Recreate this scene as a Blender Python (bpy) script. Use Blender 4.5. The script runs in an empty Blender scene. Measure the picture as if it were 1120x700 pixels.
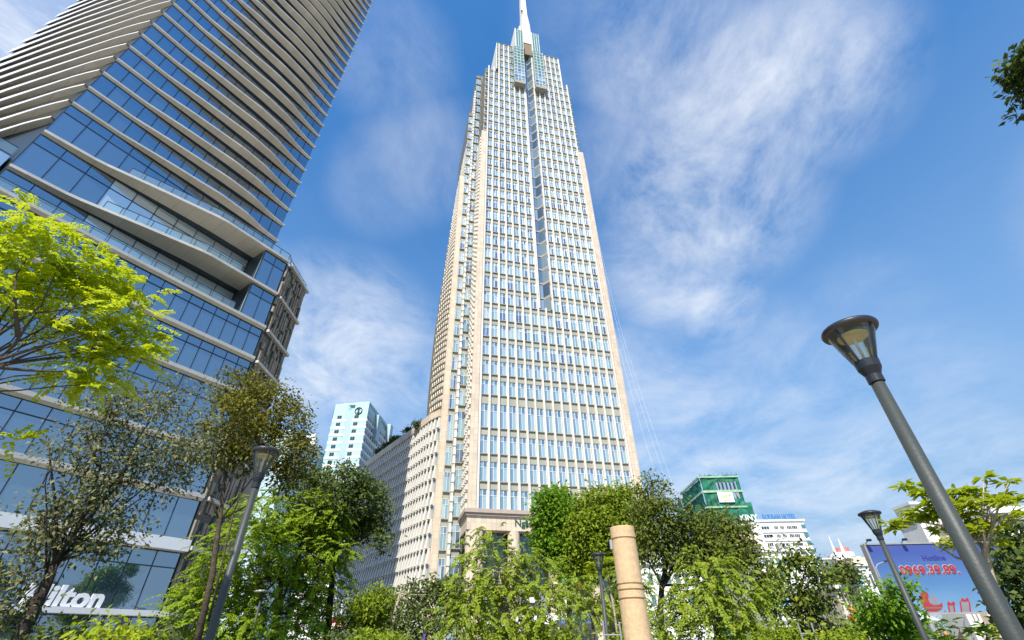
import bpy, math, random
import numpy as np
from mathutils import Vector, Matrix, noise as mnoise

random.seed(7)
rng = np.random.default_rng(7)
SC = bpy.context.scene
COL = SC.collection

# ------------------------------------------------------------------ camera
FPX = 501.3                                   # focal length in pixels of the 1120 px wide photograph
TH = math.atan(math.sqrt(360 / 698.0))
AR = math.atan2(-14, 698)
Fv = np.array([0, math.cos(TH), math.sin(TH)])
U0 = np.array([0, -math.sin(TH), math.cos(TH)])
R0 = np.array([1.0, 0, 0])
Uv = U0 * math.cos(AR) - R0 * math.sin(AR)
Rv = R0 * math.cos(AR) + U0 * math.sin(AR)
CP = np.array([0, 0, 1.6])
cd = bpy.data.cameras.new('camera')
cam = bpy.data.objects.new('camera', cd)
COL.objects.link(cam)
cam.matrix_world = Matrix(((Rv[0], Uv[0], -Fv[0], CP[0]), (Rv[1], Uv[1], -Fv[1], CP[1]),
                           (Rv[2], Uv[2], -Fv[2], CP[2]), (0, 0, 0, 1)))
cd.sensor_fit = 'HORIZONTAL'; cd.sensor_width = 36; cd.lens = FPX / 1120 * 36
cd.clip_start = 0.1; cd.clip_end = 9000
SC.camera = cam


def ray(px, py):
    return (px - 560) * Rv - (py - 350) * Uv + FPX * Fv


def atD(px, py, D):
    d = ray(px, py); return CP + d * (D / math.hypot(d[0], d[1]))


def atZ(px, py, z):
    d = ray(px, py); return CP + d * ((z - 1.6) / d[2])


def pxpm(P):
    return FPX / float((np.asarray(P) - CP) @ Fv)


# ------------------------------------------------------------------ light
SUN_AZ = math.radians(193.6)                  # direction TO the sun, clockwise from +Y: behind the camera, slightly left
SUN_EL = math.radians(47)
W = bpy.data.worlds.new('World'); SC.world = W; W.use_nodes = True
nt = W.node_tree; nt.nodes.clear()
N = nt.nodes.new; L = nt.links.new
sky = N('ShaderNodeTexSky'); sky.sky_type = 'NISHITA'; sky.sun_disc = False
sky.sun_elevation = SUN_EL; sky.sun_rotation = SUN_AZ
sky.air_density = 1.0; sky.dust_density = 0.4; sky.ozone_density = 1.3
hsv = N('ShaderNodeHueSaturation'); hsv.inputs['Saturation'].default_value = 1.36
L(sky.outputs[0], hsv.inputs['Color'])
bg = N('ShaderNodeBackground'); bg.inputs[1].default_value = 0.15
L(hsv.outputs[0], bg.inputs[0])
tc = N('ShaderNodeTexCoord')
sep = N('ShaderNodeSeparateXYZ'); L(tc.outputs['Generated'], sep.inputs[0])


def M(op, a, b=None, c=None):
    n = N('ShaderNodeMath'); n.operation = op
    for i, x in enumerate((a, b, c)):
        if x is None: continue
        if isinstance(x, (int, float)): n.inputs[i].default_value = x
        else: L(x, n.inputs[i])
    return n.outputs[0]


zz = M('ADD', M('MAXIMUM', sep.outputs[2], 0.0), 0.12)
cx = M('DIVIDE', sep.outputs[0], zz); cy = M('DIVIDE', sep.outputs[1], zz)
cmb = N('ShaderNodeCombineXYZ'); L(cx, cmb.inputs[0]); L(cy, cmb.inputs[1])
mp = N('ShaderNodeMapping'); L(cmb.outputs[0], mp.inputs[0])
mp.inputs['Rotation'].default_value = (0, 0, math.radians(-28)); mp.inputs['Scale'].default_value = (1.25, 0.95, 1)
n1 = N('ShaderNodeTexNoise'); n1.inputs['Scale'].default_value = 2.3; n1.inputs['Detail'].default_value = 9
n1.inputs['Roughness'].default_value = 0.66; n1.inputs['Distortion'].default_value = 0.35
L(mp.outputs[0], n1.inputs['Vector'])
n2 = N('ShaderNodeTexNoise'); n2.inputs['Scale'].default_value = 0.9; n2.inputs['Detail'].default_value = 5
L(cmb.outputs[0], n2.inputs['Vector'])
tot = None
CLOUDS = [(730, 40, 95, 0.75), (800, 110, 95, 1.0), (770, 210, 95, 1.0), (740, 280, 75, 0.7), (785, 335, 40, 0.75), (880, 90, 90, 0.9),
          (920, 70, 45, 0.5), (640, 30, 70, 0.25), (690, 180, 70, 0.35), (375, 380, 85, 0.9), (340, 340, 60, 0.6), (440, 410, 60, 0.5),
          (20, 20, 110, 1.0), (430, 70, 60, 0.35), (460, 170, 60, 0.4), (420, 200, 50, 0.25), (700, 440, 75, 0.55),
          (740, 490, 110, 0.55), (880, 500, 120, 0.5), (1000, 430, 90, 0.25), (950, 340, 60, 0.12), (840, 410, 80, 0.3), (600, 660, 200, 0.3),
          (1000, 600, 200, 0.45), (-200, 200, 200, 0.6), (1400, 200, 200, 0.4)]
for px, py, r, wt in CLOUDS:
    d = ray(px, py); d = d / np.linalg.norm(d)
    e = ray(px + r, py); e = e / np.linalg.norm(e)
    e2 = ray(px, py + r); e2 = e2 / np.linalg.norm(e2)
    cr = 0.5 * (float(d @ e) + float(d @ e2))
    vm = N('ShaderNodeVectorMath'); vm.operation = 'DOT_PRODUCT'
    L(tc.outputs['Generated'], vm.inputs[0]); vm.inputs[1].default_value = d
    mr = N('ShaderNodeMapRange'); mr.interpolation_type = 'SMOOTHSTEP'
    L(vm.outputs['Value'], mr.inputs[0])
    mr.inputs[1].default_value = 1 - (1 - cr) * 2.2; mr.inputs[2].default_value = 1.0; mr.inputs[3].default_value = 0; mr.inputs[4].default_value = wt
    tot = mr.outputs[0] if tot is None else M('MAXIMUM', tot, mr.outputs[0])
mr1 = N('ShaderNodeMapRange'); L(n1.outputs[0], mr1.inputs[0]); mr1.inputs[1].default_value = 0.33; mr1.inputs[2].default_value = 0.72
mr2 = N('ShaderNodeMapRange'); L(n2.outputs[0], mr2.inputs[0]); mr2.inputs[1].default_value = 0.3; mr2.inputs[2].default_value = 0.7
mr2.inputs[3].default_value = 0.55; mr2.inputs[4].default_value = 1.1
dens = M('MULTIPLY', M('MULTIPLY', tot, mr1.outputs[0]), mr2.outputs[0])
dens = M('ADD', dens, M('MULTIPLY', mr1.outputs[0], 0.02))
dens = M('MINIMUM', M('MULTIPLY', dens, 1.22), 0.92)
hz = N('ShaderNodeMapRange'); hz.interpolation_type = 'SMOOTHSTEP'; L(sep.outputs[2], hz.inputs[0])
hz.inputs[1].default_value = 0.92; hz.inputs[2].default_value = -0.05; hz.inputs[3].default_value = 0.0; hz.inputs[4].default_value = 0.96
hbg = N('ShaderNodeBackground'); hbg.inputs[0].default_value = (0.17, 0.26, 0.385, 1); hbg.inputs[1].default_value = 1.0
mixh = N('ShaderNodeMixShader'); L(hz.outputs[0], mixh.inputs[0]); L(bg.outputs[0], mixh.inputs[1]); L(hbg.outputs[0], mixh.inputs[2])
cbg = N('ShaderNodeBackground'); cbg.inputs[0].default_value = (0.90, 0.94, 1.0, 1); cbg.inputs[1].default_value = 0.63
mix = N('ShaderNodeMixShader'); L(dens, mix.inputs[0]); L(mixh.outputs[0], mix.inputs[1]); L(cbg.outputs[0], mix.inputs[2])
wo = N('ShaderNodeOutputWorld'); L(mix.outputs[0], wo.inputs[0])

sl = bpy.data.lights.new('sun', 'SUN'); sl.energy = 3.7; sl.angle = math.radians(0.5); sl.color = (1.0, 0.95, 0.86)
so = bpy.data.objects.new('sun', sl); COL.objects.link(so)
SUND = Vector((math.sin(SUN_AZ) * math.cos(SUN_EL), math.cos(SUN_AZ) * math.cos(SUN_EL), math.sin(SUN_EL)))
so.rotation_euler = SUND.to_track_quat('Z', 'Y').to_euler(); so.location = (0, -40, 80)
SC.view_settings.view_transform = 'Standard'; SC.view_settings.look = 'None'
SC.view_settings.exposure = 0.8; SC.view_settings.gamma = 1.0
SC.render.engine = 'CYCLES'
try:
    SC.cycles.max_bounces = 7; SC.cycles.transparent_max_bounces = 12; SC.cycles.caustics_reflective = False; SC.cycles.caustics_refractive = False
except Exception:
    pass


# ------------------------------------------------------------------ materials
def new_mat(name):
    m = bpy.data.materials.new(name); m.use_nodes = True
    m.node_tree.nodes.clear()
    return m, m.node_tree.nodes, m.node_tree.links


def plain(name, col, rough=0.6, var=0.12, scale=1.5, metal=0.0, bump=0.0, bscale=20.0, streak=False, spec=0.4):
    m, n, l = new_mat(name)
    o = n.new('ShaderNodeOutputMaterial'); p = n.new('ShaderNodeBsdfPrincipled')
    l.new(p.outputs[0], o.inputs[0])
    t = n.new('ShaderNodeTexCoord')
    ns = n.new('ShaderNodeTexNoise'); ns.inputs['Scale'].default_value = scale; ns.inputs['Detail'].default_value = 6
    if streak:
        mpn = n.new('ShaderNodeMapping'); mpn.inputs['Scale'].default_value = (1, 1, 0.12)
        l.new(t.outputs['Object'], mpn.inputs[0]); l.new(mpn.outputs[0], ns.inputs['Vector'])
    else:
        l.new(t.outputs['Object'], ns.inputs['Vector'])
    cr = n.new('ShaderNodeValToRGB')
    a = [max(0, c * (1 - var)) for c in col]; b = [min(1, c * (1 + var)) for c in col]
    cr.color_ramp.elements[0].position = 0.3; cr.color_ramp.elements[1].position = 0.7
    cr.color_ramp.elements[0].color = (*a, 1); cr.color_ramp.elements[1].color = (*b, 1)
    l.new(ns.outputs[0], cr.inputs[0]); l.new(cr.outputs[0], p.inputs['Base Color'])
    p.inputs['Roughness'].default_value = rough; p.inputs['Metallic'].default_value = metal
    p.inputs['Specular IOR Level'].default_value = spec
    if bump:
        nb = n.new('ShaderNodeTexNoise'); nb.inputs['Scale'].default_value = bscale; nb.inputs['Detail'].default_value = 4
        l.new(t.outputs['Object'], nb.inputs['Vector'])
        bp = n.new('ShaderNodeBump'); bp.inputs['Strength'].default_value = bump; bp.inputs['Distance'].default_value = 0.05
        l.new(nb.outputs[0], bp.inputs['Height']); l.new(bp.outputs[0], p.inputs['Normal'])
    return m


def panels(name, col, axis, bw, bh, mortar=0.03, dark=0.6, var=0.1, rough=0.6):
    """stone or metal cladding: joints every bw along axis and every bh in height"""
    m, n, l = new_mat(name)
    o = n.new('ShaderNodeOutputMaterial'); p = n.new('ShaderNodeBsdfPrincipled'); l.new(p.outputs[0], o.inputs[0])
    g = n.new('ShaderNodeNewGeometry')
    d = n.new('ShaderNodeVectorMath'); d.operation = 'DOT_PRODUCT'; l.new(g.outputs['Position'], d.inputs[0]); d.inputs[1].default_value = axis
    s = n.new('ShaderNodeSeparateXYZ'); l.new(g.outputs['Position'], s.inputs[0])
    c = n.new('ShaderNodeCombineXYZ'); l.new(d.outputs['Value'], c.inputs[0]); l.new(s.outputs[2], c.inputs[1])
    b = n.new('ShaderNodeTexBrick'); l.new(c.outputs[0], b.inputs['Vector'])
    b.offset = 0.0; b.inputs['Scale'].default_value = 1.0
    b.inputs['Brick Width'].default_value = bw; b.inputs['Row Height'].default_value = bh; b.inputs['Mortar Size'].default_value = mortar
    b.inputs['Bias'].default_value = 0.0
    b.inputs['Color1'].default_value = (*[x * (1 - var) for x in col], 1); b.inputs['Color2'].default_value = (*[min(1, x * (1 + var)) for x in col], 1)
    b.inputs['Mortar'].default_value = (*[x * dark for x in col], 1)
    ns = n.new('ShaderNodeTexNoise'); ns.inputs['Scale'].default_value = 0.35; ns.inputs['Detail'].default_value = 5
    l.new(g.outputs['Position'], ns.inputs['Vector'])
    mr = n.new('ShaderNodeMapRange'); l.new(ns.outputs[0], mr.inputs[0]); mr.inputs[1].default_value = 0.3; mr.inputs[2].default_value = 0.7
    mr.inputs[3].default_value = 0.9; mr.inputs[4].default_value = 1.06
    vm = n.new('ShaderNodeVectorMath'); vm.operation = 'SCALE'; l.new(b.outputs['Color'], vm.inputs[0]); l.new(mr.outputs[0], vm.inputs['Scale'])
    l.new(vm.outputs[0], p.inputs['Base Color'])
    p.inputs['Roughness'].default_value = rough
    return m


def glass(name, inner, tint, refl, tilt=0.012, rough=0.02, wav=0.0):
    """coated facade glass: inner = list of colours of what is behind the panes, a reflective coat over it; every pane sits a touch differently"""
    m, n, l = new_mat(name)
    o = n.new('ShaderNodeOutputMaterial'); g = n.new('ShaderNodeNewGeometry')
    cr = n.new('ShaderNodeValToRGB'); cr.color_ramp.interpolation = 'CONSTANT'
    els = cr.color_ramp.elements
    while len(els) < len(inner): els.new(0.5)
    for i, c in enumerate(inner):
        els[i].position = i / len(inner); els[i].color = (*c, 1)
    l.new(g.outputs['Random Per Island'], cr.inputs[0])
    df = n.new('ShaderNodeBsdfDiffuse'); l.new(cr.outputs[0], df.inputs[0])
    wn = n.new('ShaderNodeTexWhiteNoise'); wn.noise_dimensions = '1D'; l.new(g.outputs['Random Per Island'], wn.inputs['W'])
    v1 = n.new('ShaderNodeVectorMath'); v1.operation = 'SUBTRACT'; l.new(wn.outputs['Color'], v1.inputs[0]); v1.inputs[1].default_value = (0.5, 0.5, 0.5)
    v2 = n.new('ShaderNodeVectorMath'); v2.operation = 'SCALE'; l.new(v1.outputs[0], v2.inputs[0]); v2.inputs['Scale'].default_value = tilt * 2
    v3 = n.new('ShaderNodeVectorMath'); l.new(g.outputs['Normal'], v3.inputs[0]); l.new(v2.outputs[0], v3.inputs[1])
    v4 = n.new('ShaderNodeVectorMath'); v4.operation = 'NORMALIZE'; l.new(v3.outputs[0], v4.inputs[0])
    nrm = v4.outputs[0]
    if wav:
        nb = n.new('ShaderNodeTexNoise'); nb.inputs['Scale'].default_value = 0.5; nb.inputs['Detail'].default_value = 2
        l.new(g.outputs['Position'], nb.inputs['Vector'])
        bp = n.new('ShaderNodeBump'); bp.inputs['Strength'].default_value = wav; bp.inputs['Distance'].default_value = 0.1
        l.new(nb.outputs[0], bp.inputs['Height']); l.new(nrm, bp.inputs['Normal']); nrm = bp.outputs[0]
    gl = n.new('ShaderNodeBsdfGlossy'); gl.inputs['Color'].default_value = (*tint, 1); gl.inputs['Roughness'].default_value = rough
    l.new(nrm, gl.inputs['Normal'])
    fr = n.new('ShaderNodeFresnel'); fr.inputs[0].default_value = 1.5; l.new(nrm, fr.inputs['Normal'])
    ma = n.new('ShaderNodeMath'); ma.operation = 'MULTIPLY_ADD'; l.new(fr.outputs[0], ma.inputs[0]); ma.inputs[1].default_value = 1 - refl; ma.inputs[2].default_value = refl
    mx = n.new('ShaderNodeMixShader'); l.new(ma.outputs[0], mx.inputs[0]); l.new(df.outputs[0], mx.inputs[1]); l.new(gl.outputs[0], mx.inputs[2])
    l.new(mx.outputs[0], o.inputs[0])
    return m


def clear_glass(name, tint=(0.8, 0.92, 0.9), op=0.25):
    m, n, l = new_mat(name)
    o = n.new('ShaderNodeOutputMaterial'); t = n.new('ShaderNodeBsdfTransparent'); t.inputs[0].default_value = (*tint, 1)
    gl = n.new('ShaderNodeBsdfGlossy'); gl.inputs['Roughness'].default_value = 0.05; gl.inputs[0].default_value = (0.9, 0.95, 1, 1)
    fr = n.new('ShaderNodeFresnel'); fr.inputs[0].default_value = 1.36
    ad = n.new('ShaderNodeMath'); ad.operation = 'ADD'; l.new(fr.outputs[0], ad.inputs[0]); ad.inputs[1].default_value = op * 0.4
    mx = n.new('ShaderNodeMixShader'); l.new(ad.outputs[0], mx.inputs[0]); l.new(t.outputs[0], mx.inputs[1]); l.new(gl.outputs[0], mx.inputs[2])
    df = n.new('ShaderNodeBsdfDiffuse'); df.inputs[0].default_value = (0.45, 0.6, 0.6, 1)
    m2 = n.new('ShaderNodeMixShader'); m2.inputs[0].default_value = op * 0.6; l.new(mx.outputs[0], m2.inputs[1]); l.new(df.outputs[0], m2.inputs[2])
    l.new(m2.outputs[0], o.inputs[0])
    return m


def leafmat(name, c1, c2, trans=0.35, tcol=None, rough=0.65, spec=0.15):
    m, n, l = new_mat(name)
    o = n.new('ShaderNodeOutputMaterial'); g = n.new('ShaderNodeNewGeometry')
    cr = n.new('ShaderNodeValToRGB'); e = cr.color_ramp.elements
    e[0].color = (*c1, 1); e[1].color = (*c2, 1)
    l.new(g.outputs['Random Per Island'], cr.inputs[0])
    p = n.new('ShaderNodeBsdfPrincipled'); l.new(cr.outputs[0], p.inputs['Base Color'])
    p.inputs['Roughness'].default_value = rough; p.inputs['Specular IOR Level'].default_value = spec
    tr = n.new('ShaderNodeBsdfTranslucent')
    if tcol: tr.inputs[0].default_value = (*tcol, 1)
    else: l.new(cr.outputs[0], tr.inputs[0])
    mx = n.new('ShaderNodeMixShader'); mx.inputs[0].default_value = trans
    l.new(p.outputs[0], mx.inputs[1]); l.new(tr.outputs[0], mx.inputs[2]); l.new(mx.outputs[0], o.inputs[0])
    return m


# ------------------------------------------------------------------ mesh building
ORG = {}


class MB:
    def __init__(s): s.v = []; s.f = []; s.m = []

    def face(s, pts, m=0):
        b = len(s.v); s.v += [tuple(map(float, p)) for p in pts]; s.f.append(tuple(range(b, b + len(pts)))); s.m.append(m)

    def hexa(s, p, m=0):
        b = len(s.v); s.v += [tuple(map(float, q)) for q in p]
        for q in ((3, 2, 1, 0), (4, 5, 6, 7), (0, 1, 5, 4), (1, 2, 6, 5), (2, 3, 7, 6), (3, 0, 4, 7)):
            s.f.append(tuple(b + i for i in q)); s.m.append(m)

    def box(s, fr, s0, s1, o0, o1, z0, z1, m=0):
        q = [fr(s0, o1, z0), fr(s1, o1, z0), fr(s1, o0, z0), fr(s0, o0, z0), fr(s0, o1, z1), fr(s1, o1, z1), fr(s1, o0, z1), fr(s0, o0, z1)]
        s.hexa(q, m)

    def prism(s, pts, z0, z1, m=0, cap=True):
        """closed outline, list of (x, y)"""
        b = len(s.v); k = len(pts)
        s.v += [(float(x), float(y), float(z0)) for x, y in pts] + [(float(x), float(y), float(z1)) for x, y in pts]
        for i in range(k):
            j = (i + 1) % k; s.f.append((b + i, b + j, b + k + j, b + k + i)); s.m.append(m)
        if cap:
            s.f.append(tuple(b + i for i in reversed(range(k)))); s.m.append(m)
            s.f.append(tuple(b + k + i for i in range(k))); s.m.append(m)

    def tube(s, path, rad, n=8, m=0, cap=True):
        path = [Vector(p) for p in path]
        if isinstance(rad, (int, float)): rad = [rad] * len(path)
        b = len(s.v); up = Vector((0.13, 0.31, 0.94))
        for i, p in enumerate(path):
            t = (path[min(i + 1, len(path) - 1)] - path[max(i - 1, 0)])
            if t.length < 1e-9: t = Vector((0, 0, 1))
            t.normalize(); a = up.cross(t)
            if a.length < 1e-3: a = Vector((1, 0, 0)).cross(t)
            a.normalize(); c = t.cross(a)
            for k in range(n):
                an = 2 * math.pi * k / n
                s.v.append(tuple(p + (a * math.cos(an) + c * math.sin(an)) * rad[i]))
        for i in range(len(path) - 1):
            for k in range(n):
                j = (k + 1) % n
                s.f.append((b + i * n + k, b + i * n + j, b + (i + 1) * n + j, b + (i + 1) * n + k)); s.m.append(m)
        if cap:
            s.f.append(tuple(b + k for k in reversed(range(n)))); s.m.append(m)
            e = b + (len(path) - 1) * n; s.f.append(tuple(e + k for k in range(n))); s.m.append(m)

    def lathe(s, c, prof, n=24, m=0):
        b = len(s.v)
        for r, z in prof:
            for k in range(n):
                a = 2 * math.pi * k / n; s.v.append((c[0] + r * math.cos(a), c[1] + r * math.sin(a), c[2] + z))
        for i in range(len(prof) - 1):
            for k in range(n):
                j = (k + 1) % n
                s.f.append((b + i * n + k, b + i * n + j, b + (i + 1) * n + j, b + (i + 1) * n + k)); s.m.append(m)

    def build(s, name, mats, parent=None, smooth=False, stuff=False):
        if not isinstance(mats, (list, tuple)): mats = [mats]
        me = bpy.data.meshes.new(name)
        og = ORG.get(parent.name, Vector((0, 0, 0))) if parent else Vector((0, 0, 0))
        me.from_pydata([(a - og[0], b - og[1], c - og[2]) for a, b, c in s.v], [], s.f)
        for m in mats: me.materials.append(m)
        if len(mats) > 1: me.polygons.foreach_set('material_index', s.m)
        if smooth: me.polygons.foreach_set('use_smooth', [True] * len(s.f))
        me.update()
        o = bpy.data.objects.new(name, me); COL.objects.link(o)
        if parent: o.parent = parent; ORG[o.name] = og
        if stuff: o['kind'] = 'stuff'
        return o


def thing(name, label, cat, loc=(0, 0, 0), group=None):
    o = bpy.data.objects.new(name, None); COL.objects.link(o); o.location = loc; o.empty_display_size = 0.3
    o['label'] = label; o['category'] = cat
    if group: o['group'] = group
    ORG[o.name] = Vector(loc)
    return o


def tag(o, label, cat, group=None):
    o['label'] = label; o['category'] = cat
    if group: o['group'] = group
    return o


def struct(o):
    o['kind'] = 'structure'; return o


def copy_thing(root, loc, label, rz=0.0):
    r = root.copy(); COL.objects.link(r); r.location = loc; r.rotation_euler = (0, 0, rz); r['label'] = label
    for ch in list(root.children):
        c = ch.copy(); COL.objects.link(c); c.parent = r
        for g in list(ch.children):
            d = g.copy(); COL.objects.link(d); d.parent = c
    return r


def frame(origin, az):
    """local frame of a wall: s runs along azimuth az (clockwise from +Y), o comes out of the wall to the right of it"""
    u = np.array([math.sin(az), math.cos(az)]); n = np.array([u[1], -u[0]])
    def fr(s, o, z): return (origin[0] + u[0] * s + n[0] * o, origin[1] + u[1] * s + n[1] * o, z)
    fr.u = (u[0], u[1], 0); fr.n = (n[0], n[1], 0)
    return fr


def windows(cells, fmat, gmat, parent, fw=0.06, mull=1, transom=0.3, deep=0.1, keep=100):
    """cells: (fr, s0, s1, o, z0, z1). One window each for the lowest, largest ones, the rest in one part"""
    rest = MB(); restg = MB(); k = 0
    for fr, s0, s1, o, z0, z1 in cells:
        one = k < keep
        a = MB() if one else rest; g = MB() if one else restg
        a.box(fr, s0, s0 + fw, o - deep, o + 0.03, z0, z1); a.box(fr, s1 - fw, s1, o - deep, o + 0.03, z0, z1)
        a.box(fr, s0 + fw, s1 - fw, o - deep, o + 0.028, z0, z0 + fw); a.box(fr, s0 + fw, s1 - fw, o - deep, o + 0.028, z1 - fw, z1)
        zt = z1 - (z1 - z0) * transom if transom else z1 - fw
        if transom: a.box(fr, s0 + fw, s1 - fw, o - deep, o + 0.02, zt - fw / 2, zt + fw / 2)
        cuts = [s0 + (s1 - s0) * i / (mull + 1) for i in range(mull + 2)]
        for c in cuts[1:-1]: a.box(fr, c - fw / 2, c + fw / 2, o - deep, o + 0.035, z0 + fw, z1 - fw)
        for i in range(len(cuts) - 1):
            for q0, q1 in (((z0, zt), (zt, z1)) if transom else ((z0, z1),)):
                g.face([fr(cuts[i], o - deep / 2, q0), fr(cuts[i + 1], o - deep / 2, q0), fr(cuts[i + 1], o - deep / 2, q1), fr(cuts[i], o - deep / 2, q1)])
        if one:
            w = a.build('window', fmat, parent); g.build('pane', gmat, w)
        k += 1
    if rest.v:
        w = rest.build('window', fmat, parent, stuff=True); restg.build('pane', gmat, w, stuff=True)


def text_mesh(body, fr, s, o, z, height, depth, mat, parent, name='lettering', shear=0.0, bold=0.0, wscale=1.0):
    cu = bpy.data.curves.new('txt', 'FONT'); cu.body = body; cu.size = 1.0; cu.extrude = 0.04; cu.shear = shear; cu.offset = bold
    cu.resolution_u = 3
    ob = bpy.data.objects.new('txt', cu); COL.objects.link(ob)
    dg = bpy.context.evaluated_depsgraph_get(); me = bpy.data.meshes.new_from_object(ob.evaluated_get(dg))
    COL.objects.unlink(ob); bpy.data.objects.remove(ob)
    b = MB(); sc = height / 0.7
    for v in me.vertices:
        b.v.append(tuple(map(float, fr(s + v.co.x * sc * wscale, o + (v.co.z / 0.04) * depth / 2, z + v.co.y * sc))))
    for p in me.polygons: b.f.append(tuple(p.vertices)); b.m.append(0)
    bpy.data.meshes.remove(me)
    return b.build(name, mat, parent)


# ------------------------------------------------------------------ shared materials
m_ground = plain('paving', (0.30, 0.28, 0.25), 0.85, 0.18, 0.4, bump=0.2, bscale=8)
m_grass = plain('lawn', (0.06, 0.10, 0.02), 0.9, 0.35, 2.0, bump=0.6, bscale=60)
m_asph = plain('asphalt', (0.06, 0.06, 0.062), 0.9, 0.25, 1.2, bump=0.3, bscale=40)
m_kerb = plain('kerb_stone', (0.35, 0.34, 0.32), 0.8, 0.15, 1.0)
m_white = plain('white_paint', (0.78, 0.77, 0.74), 0.55, 0.06, 0.6, streak=True)
m_mark = plain('road_paint', (0.72, 0.72, 0.7), 0.7, 0.15, 3)
m_cream = plain('cream_render', (0.66, 0.55, 0.40), 0.7, 0.08, 0.5, streak=True)
m_conc = plain('concrete', (0.30, 0.29, 0.27), 0.8, 0.18, 0.6, streak=True)
m_dark = plain('dark_metal', (0.018, 0.02, 0.024), 0.45, 0.2, 3)
m_dglass = glass('window_glass_dark', [(0.03, 0.045, 0.05), (0.02, 0.03, 0.035), (0.06, 0.07, 0.07)], (0.7, 0.8, 0.85), 0.12)
m_tglass = glass('window_glass_teal', [(0.03, 0.14, 0.15), (0.05, 0.2, 0.2)], (0.7, 0.85, 0.9), 0.2)
m_bark = plain('bark', (0.10, 0.075, 0.05), 0.9, 0.4, 6, bump=0.8, bscale=25)
m_barkd = plain('bark_dark', (0.045, 0.034, 0.026), 0.9, 0.4, 6, bump=0.8, bscale=25)
m_barkp = plain('bark_pale', (0.36, 0.30, 0.22), 0.85, 0.4, 7, bump=0.5, bscale=25)
m_red = plain('red_paint', (0.62, 0.02, 0.06), 0.5, 0.1)
m_steel = plain('galvanised_steel', (0.42, 0.44, 0.45), 0.45, 0.12, 4, metal=0.5)

# ------------------------------------------------------------------ ground, road
b = MB(); b.face([(-1500, -1500, 0), (1500, -1500, 0), (1500, 1500, 0), (-1500, 1500, 0)])
struct(b.build('ground', m_ground))
b = MB()
for q in ([(-45, 8), (-1.5, 8), (-1.5, 34), (-45, 34)], [(3.5, 8), (45, 8), (45, 34), (3.5, 34)], [(-40, -40), (40, -40), (40, -6), (-40, -6)]):
    b.face([(x, y, 0.06) for x, y in q])
struct(b.build('lawn', m_grass))
b = MB(); b.face([(-200, 52, 0.004), (200, 52, 0.004), (200, 64, 0.004), (-200, 64, 0.004)])
struct(b.build('road', m_asph))
b = MB()
for y in (51.7, 64.0): b.hexa([(-200, y, 0), (200, y, 0), (200, y + 0.3, 0), (-200, y + 0.3, 0), (-200, y, 0.13), (200, y, 0.13), (200, y + 0.3, 0.13), (-200, y + 0.3, 0.13)])
struct(b.build('kerb', m_kerb))
b = MB()
for k in range(-24, 25): b.face([(k * 7, 57.9, 0.008), (k * 7 + 3, 57.9, 0.008), (k * 7 + 3, 58.1, 0.008), (k * 7, 58.1, 0.008)])
struct(b.build('road_markings', m_mark))

# ================================================================== STONE TOWER
VO = (-8.72, 86.56)
V = frame(VO, math.radians(75))
m_stone = panels('warm_stone', (0.64, 0.525, 0.395), V.u, 0.92, 1.25, 0.03, 0.7, 0.09)
m_pale = plain('pale_stone', (0.69, 0.64, 0.56), 0.6, 0.09, 0.4, streak=True)
m_pale2 = plain('white_stone', (0.71, 0.67, 0.59), 0.6, 0.08, 0.4, streak=True)
m_span = plain('spandrel_panel', (0.36, 0.36, 0.29), 0.4, 0.1, 0.4)
m_ledge = plain('bronze_ledge', (0.34, 0.31, 0.24), 0.6, 0.1, 1)
m_vglass = glass('tower_glass', [(0.22, 0.36, 0.40), (0.10, 0.18, 0.28), (0.40, 0.50, 0.52), (0.18, 0.32, 0.36), (0.05, 0.08, 0.17), (0.30, 0.42, 0.46), (0.14, 0.24, 0.34), (0.26, 0.40, 0.44), (0.08, 0.13, 0.24), (0.34, 0.46, 0.48), (0.20, 0.34, 0.38)],
                 (1.0, 1.0, 1.0), 0.2, 0.05, 0.03)
m_gglass = glass('green_crown_glass', [(0.10, 0.22, 0.14), (0.16, 0.30, 0.20), (0.12, 0.26, 0.19)], (0.7, 0.9, 0.8), 0.25, 0.02)
m_vframe = plain('window_frame_white', (0.72, 0.74, 0.72), 0.45, 0.04)
m_core = plain('tower_core', (0.16, 0.15, 0.12), 0.7, 0.1)
tower = thing('stone_tower', 'very tall cream stone tower with stepped glass crown and white spire', 'tower', (*VO, 0))
b = MB()
b.box(V, 0.35, 35.6, -34, -3.5, 21.6, 141.2); b.box(V, 0.36, 15.8, -3.5, -0.75, 21.6, 141.2); b.box(V, 19.9, 35.59, -3.5, -0.75, 21.6, 141.2); b.box(V, 15.8, 19.9, -3.5, -0.75, 21.6, 69.5)
b.box(V, -1.75, 1.0, -34, -7.35, 0, 191.5); b.box(V, -3.6, -1.6, -34, -9.4, 0, 166.5); b.box(V, -5.0, -3.4, -34, -10.2, 0, 127)
b.box(V, 0.6, 35.0, -33, -3.5, 141.2, 186); b.box(V, 0.6, 15.8, -3.5, -1.35, 141.2, 186); b.box(V, 19.9, 35.0, -3.5, -1.35, 141.2, 186); b.box(V, 4.9, 31.6, -32, -3.52, 186, 206.6); b.box(V, 4.9, 15.8, -3.52, -0.76, 186, 206.6); b.box(V, 19.9, 31.6, -3.52, -0.76, 186, 206.6)
b.build('wall', m_core, tower)
ZF = [22.3, 27.4, 32.7, 38.05, 45.4]
while ZF[-1] < 204: ZF.append(ZF[-1] + 4.93)
PS = [1.85 + 2.0 * k for k in range(17)]


def ptop(k):
    if k in (0, 1, 16): return 186.6
    if k == 7 or k == 9: return 206.4
    return 207.2


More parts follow.
